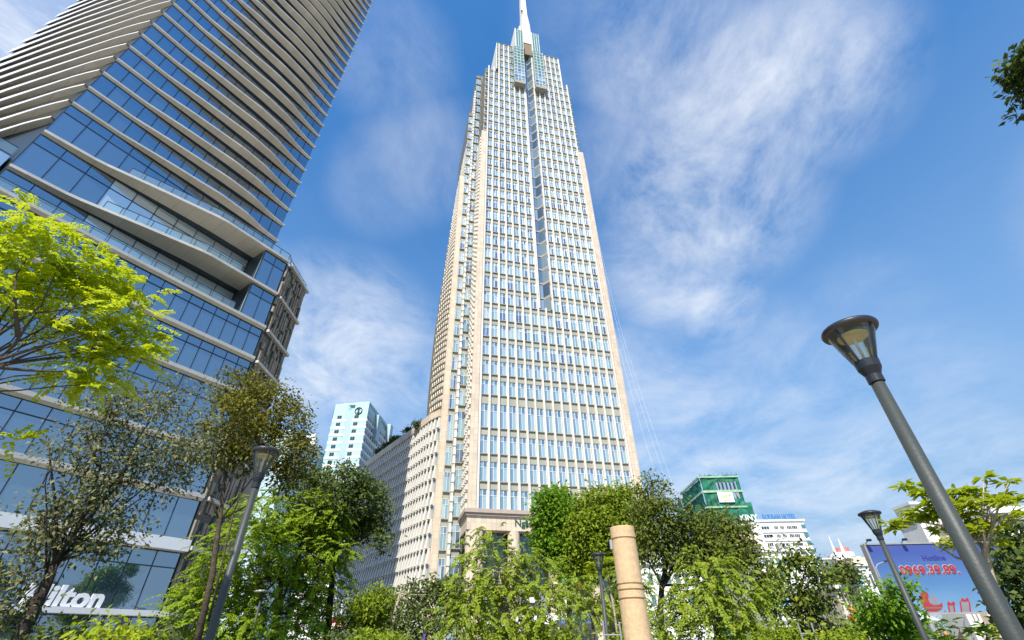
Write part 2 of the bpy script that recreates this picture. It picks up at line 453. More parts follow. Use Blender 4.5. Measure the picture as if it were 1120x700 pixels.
for k, s in enumerate(PS):                       # the slender piers of the front, one each
    if k == 8:
        b = MB(); b.box(V, s - 0.21, s + 0.21, -0.62, -0.02, 22.25, 70.6); b.build('pier', m_pale, tower); continue
    b = MB(); b.box(V, s - 0.21, s + 0.21, -0.62, 0.0, 22.25, ptop(k)); b.build('pier', m_pale2 if k % 2 else m_pale, tower)
for s0, s1 in ((4.75, 5.05), (31.55, 31.85)):
    b = MB(); b.box(V, s0, s1, -14, -0.05, 186, 207.4); b.build('crown_fin', m_pale2, tower)
for s0, s1 in ((0.0, 1.55), (34.15, 35.8)):      # corner piers
    b = MB(); b.box(V, s0, s1, -7, 0.03, 22.25, 141.5); b.build('corner_pier', m_stone, tower)
b = MB()                                         # bumpy return of the corner pier
for i in range(len(ZF) - 1):
    if ZF[i] > 139: break
    h = ZF[i + 1] - ZF[i]
    for j in range(3):
        for q in range(4):
            o0 = -0.7 - q * 1.6
            b.box(V, -0.34, 0.02, o0 - 0.95, o0, ZF[i] + h * j / 3 + 0.1, ZF[i] + h * (j + 0.62) / 3)
b.build('return_blocks', m_pale2, tower)
cells = []
NOT0, NOT1 = PS[7] + 0.75, PS[9] - 0.6
for i in range(len(ZF) - 1):
    z0, z1 = ZF[i], ZF[i + 1]; h = z1 - z0
    lo, hi = (1.5, 34.2) if z1 < 142 else ((0.7, 34.9) if z1 < 187 else (5.0, 31.6))
    notch = z0 > 69
    segs = [(lo, NOT0 - 0.3), (NOT1 + 0.3, hi)] if notch else [(lo, hi)]
    b = MB(); c = MB()
    for a0, a1 in segs:
        b.box(V, a0, a1, -0.7, -0.5, z1 - 0.27 * h, z1 - 0.14)
        c.box(V, a0, a1, -0.72, -0.2, z1 - 0.12, z1 + 0.06)
        c.box(V, a0, a1, -0.7, -0.38, z1 - 0.27 * h - 0.1, z1 - 0.27 * h)
    b.build('spandrel', m_span, tower); c.build('floor_ledge', m_ledge, tower)
    ks = [PS[0]] + PS[1:]
    for k in range(16):
        s0, s1 = PS[k] + 0.21, PS[k + 1] - 0.21
        if z1 > 187 and (s0 < 5 or s1 > 31.7): continue
        if notch and k in (7, 8): continue
        cells.append((V, s0, s1, -0.5, z0 + 0.06, z1 - 0.27 * h - 0.1))
    if 141 < z0 and z1 < 187:
        cells.append((V, 0.75, 1.5, -1.2, z0 + 0.06, z1 - 0.27 * h)); cells.append((V, 34.2, 34.9, -1.2, z0 + 0.06, z1 - 0.27 * h))
cells.sort(key=lambda c: c[4])
windows(cells, m_vframe, m_vglass, tower, 0.085, 1, 0.3)
# centre notch: recessed glass with angled bays
m_nsl = plain('notch_slab_stone', (0.36, 0.33, 0.27), 0.6, 0.1)
b = MB(); g = MB(); wl = MB()
wl.box(V, NOT0 - 0.7, NOT0 - 0.05, -3.4, -0.3, 70.6, 207); wl.box(V, NOT1 + 0.05, NOT1 + 0.5, -3.4, -0.3, 70.6, 207)
wl.build('notch_wall', m_pale, tower)
for i in range(len(ZF) - 1):
    z0, z1 = ZF[i], ZF[i + 1]
    if z0 < 69: continue
    b = MB()
    b.box(V, NOT0 - 0.05, NOT1 + 0.05, -3.3, -1.5, z1 - 0.5, z1 + 0.05)
    b.hexa([V(NOT1 - 1.2, -1.5, z1 - 0.75), V(NOT1 + 0.05, 0.35, z1 - 0.75), V(NOT1 + 0.05, -1.5, z1 - 0.75), V(NOT1 - 0.6, -1.6, z1 - 0.75),
            V(NOT1 - 1.2, -1.5, z1 + 0.05), V(NOT1 + 0.05, 0.35, z1 + 0.05), V(NOT1 + 0.05, -1.5, z1 + 0.05), V(NOT1 - 0.6, -1.6, z1 + 0.05)])
    b.build('notch_slab', m_nsl, tower)
    g.face([V(NOT0, -1.7, z0), V(NOT1 - 1.25, -1.5, z0), V(NOT1 - 1.25, -1.5, z1 - 0.75), V(NOT0, -1.7, z1 - 0.75)])
    g.face([V(NOT1 - 1.25, -1.6, z0), V(NOT1, 0.15, z0), V(NOT1, 0.15, z1 - 0.75), V(NOT1 - 1.25, -1.6, z1 - 0.75)])
g.build('notch_glass', glass('notch_glass', [(0.10, 0.16, 0.22), (0.2, 0.28, 0.34), (0.06, 0.1, 0.16)], (0.85, 0.92, 1), 0.2, 0.03), tower)
# hanging green glass bays of the crown
for s0, s1, t0, t1 in ((11.6, 15.75, 12.9, 16.0), (19.95, 24.1, 20.2, 23.2)):
    b = MB(); b.box(V, s0 - 0.1, s1 + 0.1, -0.5, 1.9, 175.2, 176.6); b.build('bay_soffit', m_ledge, tower)
    b = MB()
    for z in np.arange(178.6, 205, 2.46): b.box(V, s0 - 0.05, s1 + 0.05, -0.4, 1.78, z, z + 0.28)
    for s in np.linspace(s0, s1, 4): b.box(V, s - 0.06, s + 0.06, 1.6, 1.75, 176.6, 205)
    for s in np.linspace(t0, t1, 4): b.box(V, s - 0.09, s + 0.09, 1.2, 1.4, 205, 222.6)
    for z in np.arange(207, 222, 2.46): b.box(V, t0, t1, 1.2, 1.34, z, z + 0.1)
    b.build('bay_frame', m_vframe, tower)
    b = MB()
    for z in np.arange(176.6, 205, 2.46):
        gz = min(z + 2.46, 205)
        for s in range(3):
            q0 = s0 + (s1 - s0) * s / 3; q1 = s0 + (s1 - s0) * (s + 1) / 3
            b.face([V(q0, 1.62, z), V(q1, 1.62, z), V(q1, 1.62, gz), V(q0, 1.62, gz)], 0 if z < 187 else 1)
    b.box(V, s0, s1, -0.4, 1.55, 176.6, 205, 1); b.box(V, t0, t1, -4, 1.25, 205.01, 222.4, 1)
    b.build('crown_bay', [m_vglass, m_gglass], tower)
    b = MB(); b.box(V, t0 - 0.35, t0 - 0.06, -8, 1.35, 205, 222.8); b.build('crown_fin', m_pale2, tower)
b = MB()                                         # green screens behind the top of the crown
for q in ((5.1, 12.6, -0.72, -0.66, 187, 206.8), (24.2, 31.5, -0.72, -0.66, 187, 206.8), (0.8, 4.7, -1.3, -1.22, 176, 186.4), (32.0, 35.0, -1.3, -1.22, 176, 186.4)):
    b = MB(); b.box(V, *q); b.build('crown_screen', m_gglass, tower)
# spire
b = MB()
sp = [(16.3, 20.2, -5, 1.0, 212), (16.4, 20.0, -4.6, 0.5, 232), (17.0, 19.6, -3.9, -0.6, 246), (17.1, 19.5, -3.5, -0.9, 262), (17.9, 18.8, -2.7, -1.6, 315)]
for (a0, a1, o0, o1, z0), (c0, c1, p0, p1, z1) in zip(sp, sp[1:]):
    b.hexa([V(a0, o1, z0), V(a1, o1, z0), V(a1, o0, z0), V(a0, o0, z0), V(c0, p1, z1), V(c1, p1, z1), V(c1, p0, z1), V(c0, p0, z1)])
spi = b.build('spire', panels('spire_panels', (0.78, 0.73, 0.64), V.u, 1.2, 3.0, 0.06, 0.7, 0.03), tower)
b = MB()
b.hexa([V(16.8, 0.4, 203), V(20.0, 0.4, 203), V(20.0, -5, 203), V(16.8, -5, 203), V(16.5, 0.75, 211.9), V(20.0, 0.75, 211.9), V(20.0, -4.8, 211.9), V(16.5, -4.8, 211.9)])
b.build('spire_base', plain('spire_soffit_shade', (0.22, 0.16, 0.09), 0.7, 0.15), tower)  # dark brown puts the shade of the underside into the colour
b = MB(); b.box(V, 15.3, 16.2, -6, -1, 205, 232); b.box(V, 14.3, 15.2, -6, -2, 205, 227); b.build('crown_fin', m_pale2, tower)
b = MB(); b.lathe(V(16.9, 0.0, 246), [(0.05, 0), (0.4, 0.1), (0.4, 0.9), (0.05, 1)], 10); b.build('beacon_lamp', m_dark, tower)
# stepped glass bays on the left
cells = []
for i in range(-4, len(ZF) - 1):
    z0, z1 = (ZF[i], ZF[i + 1]) if i >= 0 else (22.3 + i * 5.5, 22.3 + (i + 1) * 5.5)
    z0 = max(z0, 0.5)
    for s0, s1, o, top in ((-1.75, -0.02, -7.0, 192), (-3.55, -2.3, -9.1, 167)):
        if z1 > top: continue
        b = MB(); c = MB(); b.box(V, s0, s1, o - 0.3, o - 0.05, z1 - 1.3, z1 - 0.1); c.box(V, s0 - 0.1, s1 + 0.1, o - 0.3, o + 0.35, z1 - 0.1, z1 + 0.08)
        cells.append((V, s0, s1, o, z0, z1 - 1.3))
        b.build('bay_spandrel', m_span, tower); c.build('bay_ledge', m_ledge, tower)
windows(cells, m_vframe, m_vglass, tower, 0.07, 1, 0.3, keep=0)
b = MB(); b.box(V, -2.25, -1.8, -10, -6.7, 0, 178); b.build('fin', m_pale2, tower)
for z in np.arange(1, 177, 1.85):
    b = MB(); b.box(V, -2.32, -1.75, -7.4, -6.55, z, z + 1.0); b.build('fin_block', m_pale2, tower)
b = MB(); b.box(V, -5.05, -3.62, -12, -9.0, 0, 127.5); b.build('corner_pier', m_stone, tower)
m_louv = plain('louvre_stone', (0.40, 0.34, 0.23), 0.6, 0.1)
# louvred curved flank above the roof of the wing
SIL = [(45, -7.4), (57, -7.6), (73, -7.6), (94, -6.75), (112, -6.0), (131, -4.9), (149, -3.4), (177, -1.7), (192, -1.2)]
si_z = [a for a, _ in SIL]; si_s = [q for _, q in SIL]
z = 46.5; row = 0; 
while z < 190:
    se = float(np.interp(z, si_z, si_s)); s0 = -4.9 if z < 127 else (-3.5 if z < 166 else -1.7)
    o0 = -10.6 if z < 127 else (-9.6 if z < 166 else -8.0)
    if s0 - se > 0.15:
        lo = MB(); bl = MB()
        P = [(s0 + (se - s0) * t, o0 - 5.5 * t ** 1.4) for t in np.linspace(0, 1, 7)]
        for (a, p), (c2, q) in zip(P, P[1:]):
            lo.hexa([V(a, p + 0.45, z), V(a, p - 0.8, z), V(c2, q - 0.8, z), V(c2, q + 0.45, z), V(a, p + 0.45, z + 0.32), V(a, p - 0.8, z + 0.32), V(c2, q - 0.8, z + 0.32), V(c2, q + 0.45, z + 0.32)])
        nb = 7
        for t in (np.arange(nb) + (0.5 if row % 2 else 0.1)) / nb:
            a = s0 + (se - s0) * t; p = o0 - 5.5 * t ** 1.4
            bl.box(V, a - 0.16, a + 0.05, p - 0.5, p + 0.28, z + 0.3, z + 1.15)
        lo.build('flank_louvre', m_louv, tower); bl.build('flank_block', m_pale2, tower)
    z += 1.64; row += 1
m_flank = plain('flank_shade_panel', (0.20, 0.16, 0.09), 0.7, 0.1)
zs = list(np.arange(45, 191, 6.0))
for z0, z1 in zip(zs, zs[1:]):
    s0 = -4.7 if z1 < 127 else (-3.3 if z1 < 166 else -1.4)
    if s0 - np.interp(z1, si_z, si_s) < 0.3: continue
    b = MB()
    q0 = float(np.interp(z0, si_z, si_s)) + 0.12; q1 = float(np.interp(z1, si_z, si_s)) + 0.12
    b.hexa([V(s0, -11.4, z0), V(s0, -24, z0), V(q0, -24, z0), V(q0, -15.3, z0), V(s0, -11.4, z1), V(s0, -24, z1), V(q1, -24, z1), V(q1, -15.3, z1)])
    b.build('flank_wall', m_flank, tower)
# base: cornice, frieze, piers, dark glass
b = MB(); b.box(V, -0.55, 36.4, -10.4, 0.75, 21.55, 22.22); b.box(V, -0.3, 36.1, -10.2, 0.45, 21.1, 21.55); b.build('cornice', plain('cornice_stone', (0.42, 0.34, 0.28), 0.6, 0.08), tower)
b = MB(); b.box(V, 0.0, 35.8, -10, 0.1, 18.8, 21.1); b.box(V, 0.1, 35.7, -30, -10, 0, 21.3); b.build('frieze', m_stone, tower)
for s in (0.0, 7.6, 15.0, 22.4, 29.8, 34.2):
    b = MB(); w = 3.2 if s == 0 else 2.2
    pts = [V(s + w / 2 + math.cos(a) * w / 2, -0.8 + math.sin(a) * 1.1, 0)[:2] for a in np.linspace(0, 2 * math.pi, 21)[:-1]]
    b.prism(pts, 0, 18.8); b.build('column', m_stone, tower, smooth=False)
b = MB(); b.box(V, 0.4, 35.4, -9.8, -2.4, 0, 18.78); b.build('lobby_glass', m_dglass, tower)
b = MB(); b.box(V, 0.5, 35.3, -2.4, -2.1, 8.0, 8.8); b.box(V, 3, 33, -2.3, 0.9, 4.6, 5.2); b.build('lobby_canopy', m_pale, tower)
text_mesh('Ngân hàng', V, 8.7, 0.18, 19.6, 1.15, 0.1, plain('dark_green_letters', (0.02, 0.09, 0.07), 0.4, 0.1), tower, 'lettering', bold=0.01)

# ------------------------------------------------------------------ curved wing of the tower (its own low building)
WP = [(-5.0, -9.6), (-6.7, -12.4), (-8.6, -17.6), (-10.5, -23), (-15.7, -35.6), (-21.2, -49.3)]
wpx = [np.array(V(s, o, 0)[:2]) for s, o in WP]


def resample(P, step):
    out = []; ac = 0.0; d = 0.0
    for a, q in zip(P, P[1:]):
        Ln = np.linalg.norm(q - a)
        while d <= ac + Ln:
            out.append(a + (q - a) * (d - ac) / Ln); d += step
        ac += Ln
    return out


wing = thing('podium_wing', 'low curved wing with rows of staggered stone fins, left of the tall tower', 'building', (float(wpx[2][0]), float(wpx[2][1]), 0))
WPT = resample(wpx, 1.38)
b = MB()
back = [q + np.array([14.0, 3.0]) for q in wpx]
b.prism([tuple(q) for q in wpx] + [tuple(q) for q in reversed(back)], 0, 44.0)
b.build('wall', plain('wing_wall', (0.26, 0.23, 0.19), 0.5, 0.1), wing)
WZ = [1.5, 6.7, 11.9, 17.1, 22.3, 27.4, 32.7, 38.05, 43.6]
rowi = 0
for z0, z1 in zip(WZ, WZ[1:]):
    for half in (0, 1):
        za = z0 + (z1 - z0) * half / 2; zb = za + (z1 - z0) / 2
        b = MB(); c = MB()
        for j in range(len(WPT) - 1):
            p0, p1 = WPT[j], WPT[j + 1]; t = (p1 - p0) / np.linalg.norm(p1 - p0); nn = np.array([-t[1], t[0]])
            if nn @ (-p0) < 0: nn = -nn
            fr = (lambda p0, t, nn: (lambda s, o, z: (p0[0] + t[0] * s + nn[0] * o, p0[1] + t[1] * s + nn[1] * o, z)))(p0, t, nn)
            sh = 0.35 if rowi % 2 else 0.95
            # splayed fin: wide at the foot, narrow at the head
            b.hexa([fr(sh - 0.30, 0.75, za + 0.1), fr(sh + 0.30, 0.75, za + 0.1), fr(sh + 0.30, 0.0, za + 0.1), fr(sh - 0.30, 0.0, za + 0.1),
                    fr(sh - 0.24, 0.30, zb), fr(sh + 0.24, 0.30, zb), fr(sh + 0.24, 0.0, zb), fr(sh - 0.24, 0.0, zb)])
            c.box(fr, 0, 1.38, 0, 0.22, za - 0.1, za + 0.1)
        b.build('fin_row', m_pale2, wing); c.build('string_course', m_pale, wing)
        rowi += 1
b = MB()
for p0, p1 in zip(wpx, wpx[1:]):
    t = (p1 - p0) / np.linalg.norm(p1 - p0); nn = np.array([-t[1], t[0]])
    if nn @ (-p0) < 0: nn = -nn
    q0 = p0 + nn * 0.5; q1 = p1 + nn * 0.5; r0 = p0 - nn * 0.6; r1 = p1 - nn * 0.6
    b.hexa([(*q0, 43.6), (*q1, 43.6), (*r1, 43.6), (*r0, 43.6), (*q0, 45.3), (*q1, 45.3), (*r1, 45.3), (*r0, 45.3)])
b.build('parapet', m_stone, wing)
g = MB()
for p0, p1 in zip(WPT, WPT[1:]):
    t = (p1 - p0); nn = np.array([-t[1], t[0]]) / np.linalg.norm(t)
    if nn @ (-p0) < 0: nn = -nn
    for z0, z1 in zip(WZ, WZ[1:]):
        a = p0 + nn * 0.04; c = p1 + nn * 0.04
        g.face([(*a, z0 + 0.3), (*c, z0 + 0.3), (*c, z1 - 0.3), (*a, z1 - 0.3)])
g.build('glazing', m_dglass, wing, stuff=True)

# ================================================================== GLASS TOWER
HK = np.array([-37.49, 51.87]); HAZ = math.radians(32)
H = frame(HK, HAZ)
m_fin = panels('ledge_panels', (0.52, 0.50, 0.46), H.u, 1.7, 40, 0.02, 0.75, 0.04, 0.5)
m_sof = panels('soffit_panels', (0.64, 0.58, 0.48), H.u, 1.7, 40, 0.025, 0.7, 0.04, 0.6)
m_hglass = glass('blue_glass', [(0.015, 0.045, 0.085), (0.022, 0.055, 0.10), (0.012, 0.04, 0.075), (0.05, 0.085, 0.12), (0.015, 0.05, 0.095), (0.03, 0.06, 0.10)], (0.76, 0.86, 0.95), 0.42, 0.014, 0.015, wav=0.04)
m_hlight = glass('painted_reflection_glass', [(0.5, 0.62, 0.68), (0.6, 0.7, 0.74), (0.4, 0.5, 0.56)], (0.9, 0.97, 1.0), 0.45, 0.02)  # pale inner colours paint in the bright sky reflection
m_mull = plain('mullion', (0.03, 0.045, 0.07), 0.4, 0.1)
m_hdark = plain('dark_wall_and_shade_band', (0.035, 0.05, 0.06), 0.4, 0.1)  # dark body walls; under ledges a painted band of shade
m_rail = clear_glass('rail_glass', (0.75, 0.9, 0.9), 0.35)
hot = thing('glass_tower', 'huge blue glass hotel tower with wavy cream floor ledges and terraces', 'tower', (float(HK[0]), float(HK[1]), 0))
HL = -27.3                                       # left end of the front
LAZ = math.radians(-77)
L0 = np.array(H(HL, 0, 0)[:2])
def LF(s, o, z):                                 # left facet: s runs away to the left, o comes out towards the viewer
    ul = (math.sin(LAZ), math.cos(LAZ)); nl = (ul[1], -ul[0])
    sg = 1 if (nl[0] * -L0[0] + nl[1] * -L0[1]) > 0 else -1
    return (L0[0] + ul[0] * s + sg * nl[0] * o, L0[1] + ul[1] * s + sg * nl[1] * o, z)
FZ = [55.2 + 3.62 * k for k in range(27)]
HTOP = FZ[-1] + 3.62
b = MB()
pl = [H(0, -0.25, 0)[:2], H(HL, -0.25, 0)[:2], LF(35, -0.6, 0)[:2], tuple(np.array(LF(35, -0.6, 0)[:2]) + np.array([12, 38])), tuple(np.array(H(0, -0.25, 0)[:2]) + np.array([-14, 8]))]
b.prism(pl, 0, HTOP); b.build('wall', m_hdark, hot)


def bulge(s, k):
    pk = -8.0 - 0.12 * k
    xs = [HL, HL + 5, pk - 9, pk - 2, pk + 2, -2.5, 0]
    ys = [0.3, 0.42, 1.05, 1.7, 1.55, 0.6, 0.3]
    return float(np.interp(s, xs, ys))


S_ = np.linspace(HL, 0, 29)
for k, z in enumerate(FZ + [HTOP]):
    b = MB()
    for a, c in zip(S_, S_[1:]):
        oa, oc = bulge(a, k), bulge(c, k)
        b.face([H(a, oa, z + 0.07), H(c, oc, z + 0.07), H(c, oc, z + 0.32), H(a, oa, z + 0.32)], 0)  # edge
        b.face([H(a, oa, z + 0.32), H(c, oc, z + 0.32), H(c, -0.2, z + 0.34), H(a, -0.2, z + 0.34)], 0)
        b.face([H(a, oa * 0.22, z - 0.16), H(c, oc * 0.22, z - 0.16), H(c, oc, z + 0.07), H(a, oa, z + 0.07)], 1)      # raked soffit
        b.face([H(a, -0.2, z - 0.16), H(c, -0.2, z - 0.16), H(c, oc * 0.22, z - 0.16), H(a, oa * 0.22, z - 0.16)], 2)  # dark band paints in the shade between soffit and glass
    b.box(H, 0.0, 0.12, -1.2, 0.4, z, z + 0.3, 0)
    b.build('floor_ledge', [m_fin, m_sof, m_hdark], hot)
# front panes
def curtain(zs, s_lo, s_hi, o, bays, keep, gm=None, name='window', fr=H, tr=0.72):
    rest = MB(); rm = MB(); n = 0
    for z0, z1 in zs:
        st = (s_hi - s_lo) / bays
        for j in range(bays):
            a, c = s_lo + j * st, s_lo + (j + 1) * st
            one = n < keep
            f_ = MB() if one else rm; g_ = MB() if one else rest
            f_.box(fr, a - 0.035, a + 0.035, o - 0.15, o + 0.06, z0, z1)
            if z1 - z0 > 4.2: f_.box(fr, a + 0.05, c - 0.05, o - 0.15, o + 0.06, z0 + (z1 - z0) * tr - 0.05, z0 + (z1 - z0) * tr + 0.05)
            f_.box(fr, a + 0.05, c - 0.05, o - 0.15, o + 0.05, z1 - 0.1, z1)
            hs = (z0, z0 + (z1 - z0) * tr, z1) if z1 - z0 > 4.2 else (z0, z1)
            for h0, h1 in zip(hs, hs[1:]):
                g_.face([fr(a + 0.05, o, h0), fr(c - 0.05, o, h0), fr(c - 0.05, o, h1), fr(a + 0.05, o, h1)])
            if one:
                w = f_.build(name, m_mull, hot); g_.build('pane', gm or m_hglass, w)
            n += 1
    if rest.v:
        w = rm.build(name, m_mull, hot, stuff=True); rest.build('pane', gm or m_hglass, w, stuff=True)


curtain([(z0 + 0.3, z1 - 0.16) for z0, z1 in zip(FZ, FZ[1:] + [HTOP])], HL + 0.05, -0.05, 0.0, 16, 0)
# podium: plane 4 m in front of the tower
PO = 4.0; PR = 1.0; PL = -58.0
lv = lambda z: (z - 1.6) / 1.073 + 1.6
P9, P8, P7, P6, P5, PX, P3, P2, P1 = lv(5.1), lv(11.2), lv(16.4), lv(21.8), lv(29.65), lv(34.8), 37.4, 43.2, 49.4
b = MB(); b.prism([H(PL, PO - 0.3, 0)[:2], H(PR - 0.3, PO - 0.3, 0)[:2], H(PR - 0.3, -6, 0)[:2], H(PL, -6, 0)[:2]], 0, P3 - 0.3)
b.prism([H(-2.6, PO - 0.3, 0)[:2], H(PR - 0.3, PO - 0.3, 0)[:2], H(PR - 0.3, -6, 0)[:2], H(-2.6, -6, 0)[:2]], P3 - 0.3, P1 - 0.3)
b.prism([H(PL, -1.0, 0)[:2], H(HL - 0.4, -1.0, 0)[:2], H(HL - 0.4, -6, 0)[:2], H(PL, -6, 0)[:2]], P3 - 0.3, 45.0)
b.build('podium_wall', m_hdark, hot)


def pledge(z, s0, s1, o_in, prof, th=0.34, rake=0.5):
    b = MB(); ss = np.linspace(s0, s1, 25)
    for a, c in zip(ss, ss[1:]):
        oa, oc = prof(a), prof(c)
        b.face([H(a, oa, z - th / 2), H(c, oc, z - th / 2), H(c, oc, z + th / 2), H(a, oa, z + th / 2)], 0)
        b.face([H(a, oa, z + th / 2), H(c, oc, z + th / 2), H(c, o_in, z + th / 2 + 0.01), H(a, o_in, z + th / 2 + 0.01)], 0)
        ma, mc = o_in + (oa - o_in) * rake, o_in + (oc - o_in) * rake
        b.face([H(a, ma, z - th / 2 - 0.25), H(c, mc, z - th / 2 - 0.25), H(c, oc, z - th / 2), H(a, oa, z - th / 2)], 1)
        b.face([H(a, o_in, z - th / 2 - 0.3), H(c, o_in, z - th / 2 - 0.3), H(c, mc, z - th / 2 - 0.25), H(a, ma, z - th / 2 - 0.25)], 2)  # inner strip darkened, shade at the glass head put into colour
    return b.build('podium_ledge', [m_fin, m_sof, m_hdark], hot)


flat = lambda s: PO + 0.55
for z in (P7, P6, P5, PX, P3): pledge(z, PL, PR, PO - 0.2, flat, 0.42 if z != P3 else 0.36)
swell = lambda s: float(np.interp(s, [HL, -22, -16, -9, PR], [0.4, 0.9, 2.6, PO + 0.4, PO + 0.45]))
pledge(P2, HL, PR, -0.2, swell, 0.36, 0.3); pledge(P1, HL, PR, -0.2, swell, 0.36, 0.3)
b = MB(); b.box(H, PL, PR, PO - 0.2, PO + 1.1, P8 - 0.55, P8 + 0.5); b.build('white_fascia', plain('white_fascia_panels', (0.72, 0.73, 0.74), 0.4, 0.05, 0.5), hot)
b = MB(); b.box(H, PL, PR, PO - 0.2, PO + 1.2, P9 - 0.3, P9 + 0.14); b.build('entrance_ledge', plain('entrance_ledge_metal', (0.66, 0.67, 0.68), 0.35, 0.06, 0.5), hot)
curtain([(0.1, P9 - 0.3), (P9 + 0.14, P8 - 0.55), (P8 + 0.5, P7 - 0.3), (P7 + 0.2, P6 - 0.3), (P6 + 0.2, P5 - 0.3)], -20.6, PR - 0.1, PO, 10, 50)
curtain([(P5 + 0.2, PX - 0.3), (PX + 0.2, P3 - 0.3)], -20.6, PR - 0.1, PO, 14, 28)
curtain([(0.1, P9 - 0.3), (P9 + 0.14, P8 - 0.55), (P8 + 0.5, P7 - 0.3), (P7 + 0.2, P6 - 0.3), (P6 + 0.2, P5 - 0.3), (P5 + 0.2, PX - 0.3), (PX + 0.2, P3 - 0.3)], PL, -20.65, PO, 14, 0)
curtain([(P3 + 0.2, P2 - 0.45), (P2 + 0.2, P1 - 0.45)], -20.0, -2.65, 0.05, 7, 14, m_hlight)
curtain([(P3 + 0.2, P2 - 0.45), (P2 + 0.2, P1 - 0.45)], HL, -20.0, 0.05, 3, 6)
curtain([(P1 + 0.2, FZ[0] - 0.16)], HL, 0.0, 0.0, 12, 2)
curtain([(P3 + 0.2, P2 - 0.3), (P2 + 0.2, P1 - 0.3)], -2.5, PR - 0.1, PO, 2, 4)
curtain([(P3 + 0.2, 45)], PL, HL - 0.4, -0.6, 10, 0, m_hlight)
b = MB()
for z0, z1 in ((P3 + 0.2, P2 - 0.3), (P2 + 0.2, P1 - 0.3)):
    for q in range(2): b.face([H(-2.58, 0.1 + q * 1.95, z0), H(-2.58, 2.0 + q * 1.95, z0), H(-2.58, 2.0 + q * 1.95, z1), H(-2.58, 0.1 + q * 1.95, z1)])
b.build('terrace_side_glass', m_hlight, hot)


def railing(pts, z, h=1.15):
    g = MB(); f = MB()
    for p0, p1 in zip(pts, pts[1:]):
        g.face([(*p0, z), (*p1, z), (*p1, z + h), (*p0, z + h)])
        f.tube([(*p0, z), (*p0, z + h)], 0.04, 6); f.tube([(*p0, z + h), (*p1, z + h)], 0.045, 6)
    r = f.build('railing', m_mull, hot); g.build('railing_glass', m_rail, r)


CH = np.array(H(PR, PO, 0)[:2]); CD = np.array([math.sin(0), math.cos(0)]); CLEN = 7.0
railing([np.array(H(s, swell(s) - 0.15, 0)[:2]) for s in np.linspace(-19.5, PR - 0.2, 15)] + [CH + np.array([-0.1, y]) for y in np.linspace(0.9, CLEN, 5)], P1 + 0.18)
railing([np.array(H(s, swell(s) - 0.15, 0)[:2]) for s in np.linspace(-19.5, -4.6, 11)], P2 + 0.18)
railing([np.array(H(s, PO + 0.3, 0)[:2]) for s in np.linspace(-32, -3.6, 19)], P3 + 0.18)
railing([np.array(H(s, -1.0, 0)[:2]) for s in np.linspace(PL, HL - 0.5, 14)], 45.0, 1.6)
# chamfer end with vertical stone strips
C_ = lambda s, o, z: (CH[0] + o, CH[1] + s, z)
b = MB(); b.prism([C_(0.02, 0, 0)[:2], C_(CLEN, 0, 0)[:2], C_(CLEN, -8, 0)[:2], C_(0.02, -1.0, 0)[:2]], 0, P1 - 0.2); b.build('end_wall', plain('end_wall_glass', (0.03, 0.05, 0.05), 0.2, 0.3, 0.7), hot)
rr = random.Random(3)
LVS = [0.2, P9, P8, P7, P6, P5, PX, P3, P2, P1 - 0.2]
for z0, z1 in zip(LVS, LVS[1:]):
    b = MB(); j = 0; s = 0.1
    while s < CLEN - 0.3:
        wd = rr.choice((0.22, 0.3, 0.42)); zc = z0 + 0.2
        while zc < z1 - 0.3:
            hh = rr.choice((0.9, 1.5, 2.4, 3.2)); ze = min(z1 - 0.2, zc + hh)
            if rr.random() < 0.72: b.box(C_, s, s + wd, 0.0, rr.uniform(0.12, 0.3), zc, ze)
            zc = ze + rr.choice((0.05, 0.5, 0.9))
        s += wd + rr.choice((0.12, 0.2, 0.3))
    b.build('stone_strips', plain('end_strip_stone', (0.26, 0.22, 0.17), 0.7, 0.25, 0.8), hot)
for z in (P9, P8, P7, P6, P5, PX, P3, P2, P1):
    b = MB(); b.box(C_, 0.55, CLEN + 0.2, 0, 0.5, z - 0.2, z + 0.18); b.build('end_ledge', m_fin, hot)
# left facet ledges: tall pale edge far away, wide soffit towards the corner
for k, z in enumerate([FZ[0] - 3.6] + FZ + [HTOP]):
    b = MB(); ss = np.linspace(0, 35, 19)
    pk = 14 + 0.7 * k
    dep = lambda s: float(np.interp(s, [0, 3, pk, 35], [0.45, 0.6, 0.55, 0.28]))
    hgt = lambda s: float(np.interp(s, [0, max(2, pk - 13), pk, 35], [0.3, 0.34, 0.9, 1.75]))
    for a, c in zip(ss, ss[1:]):
        da, dc, ha, hc = dep(a), dep(c), hgt(a), hgt(c)
        b.face([LF(a, da, z + 0.32 - ha), LF(c, dc, z + 0.32 - hc), LF(c, dc, z + 0.32), LF(a, da, z + 0.32)], 0)
        b.face([LF(a, da, z + 0.32), LF(c, dc, z + 0.32), LF(c, -0.15, z + 0.34), LF(a, -0.15, z + 0.34)], 0)
        b.face([LF(a, -0.12, z - 0.1), LF(c, -0.12, z - 0.1), LF(c, dc, z + 0.32 - hc), LF(a, da, z + 0.32 - ha)], 1)
    b.build('side_ledge', [plain('side_ledge_sunlit', (0.74, 0.73, 0.7), 0.4, 0.05) if k == 0 else bpy.data.materials['side_ledge_sunlit'], m_sof], hot)  # edge whiter than the front ledges: sunlight put into the colour
b = MB()
for z0, z1 in zip([FZ[0] - 3.6] + FZ, FZ + [HTOP]):
    for s0 in np.arange(0, 34.9, 1.75): b.face([LF(s0, -0.1, z0 + 0.3), LF(s0 + 1.72, -0.1, z0 + 0.3), LF(s0 + 1.72, -0.1, z1 - 0.1), LF(s0, -0.1, z1 - 0.1)])
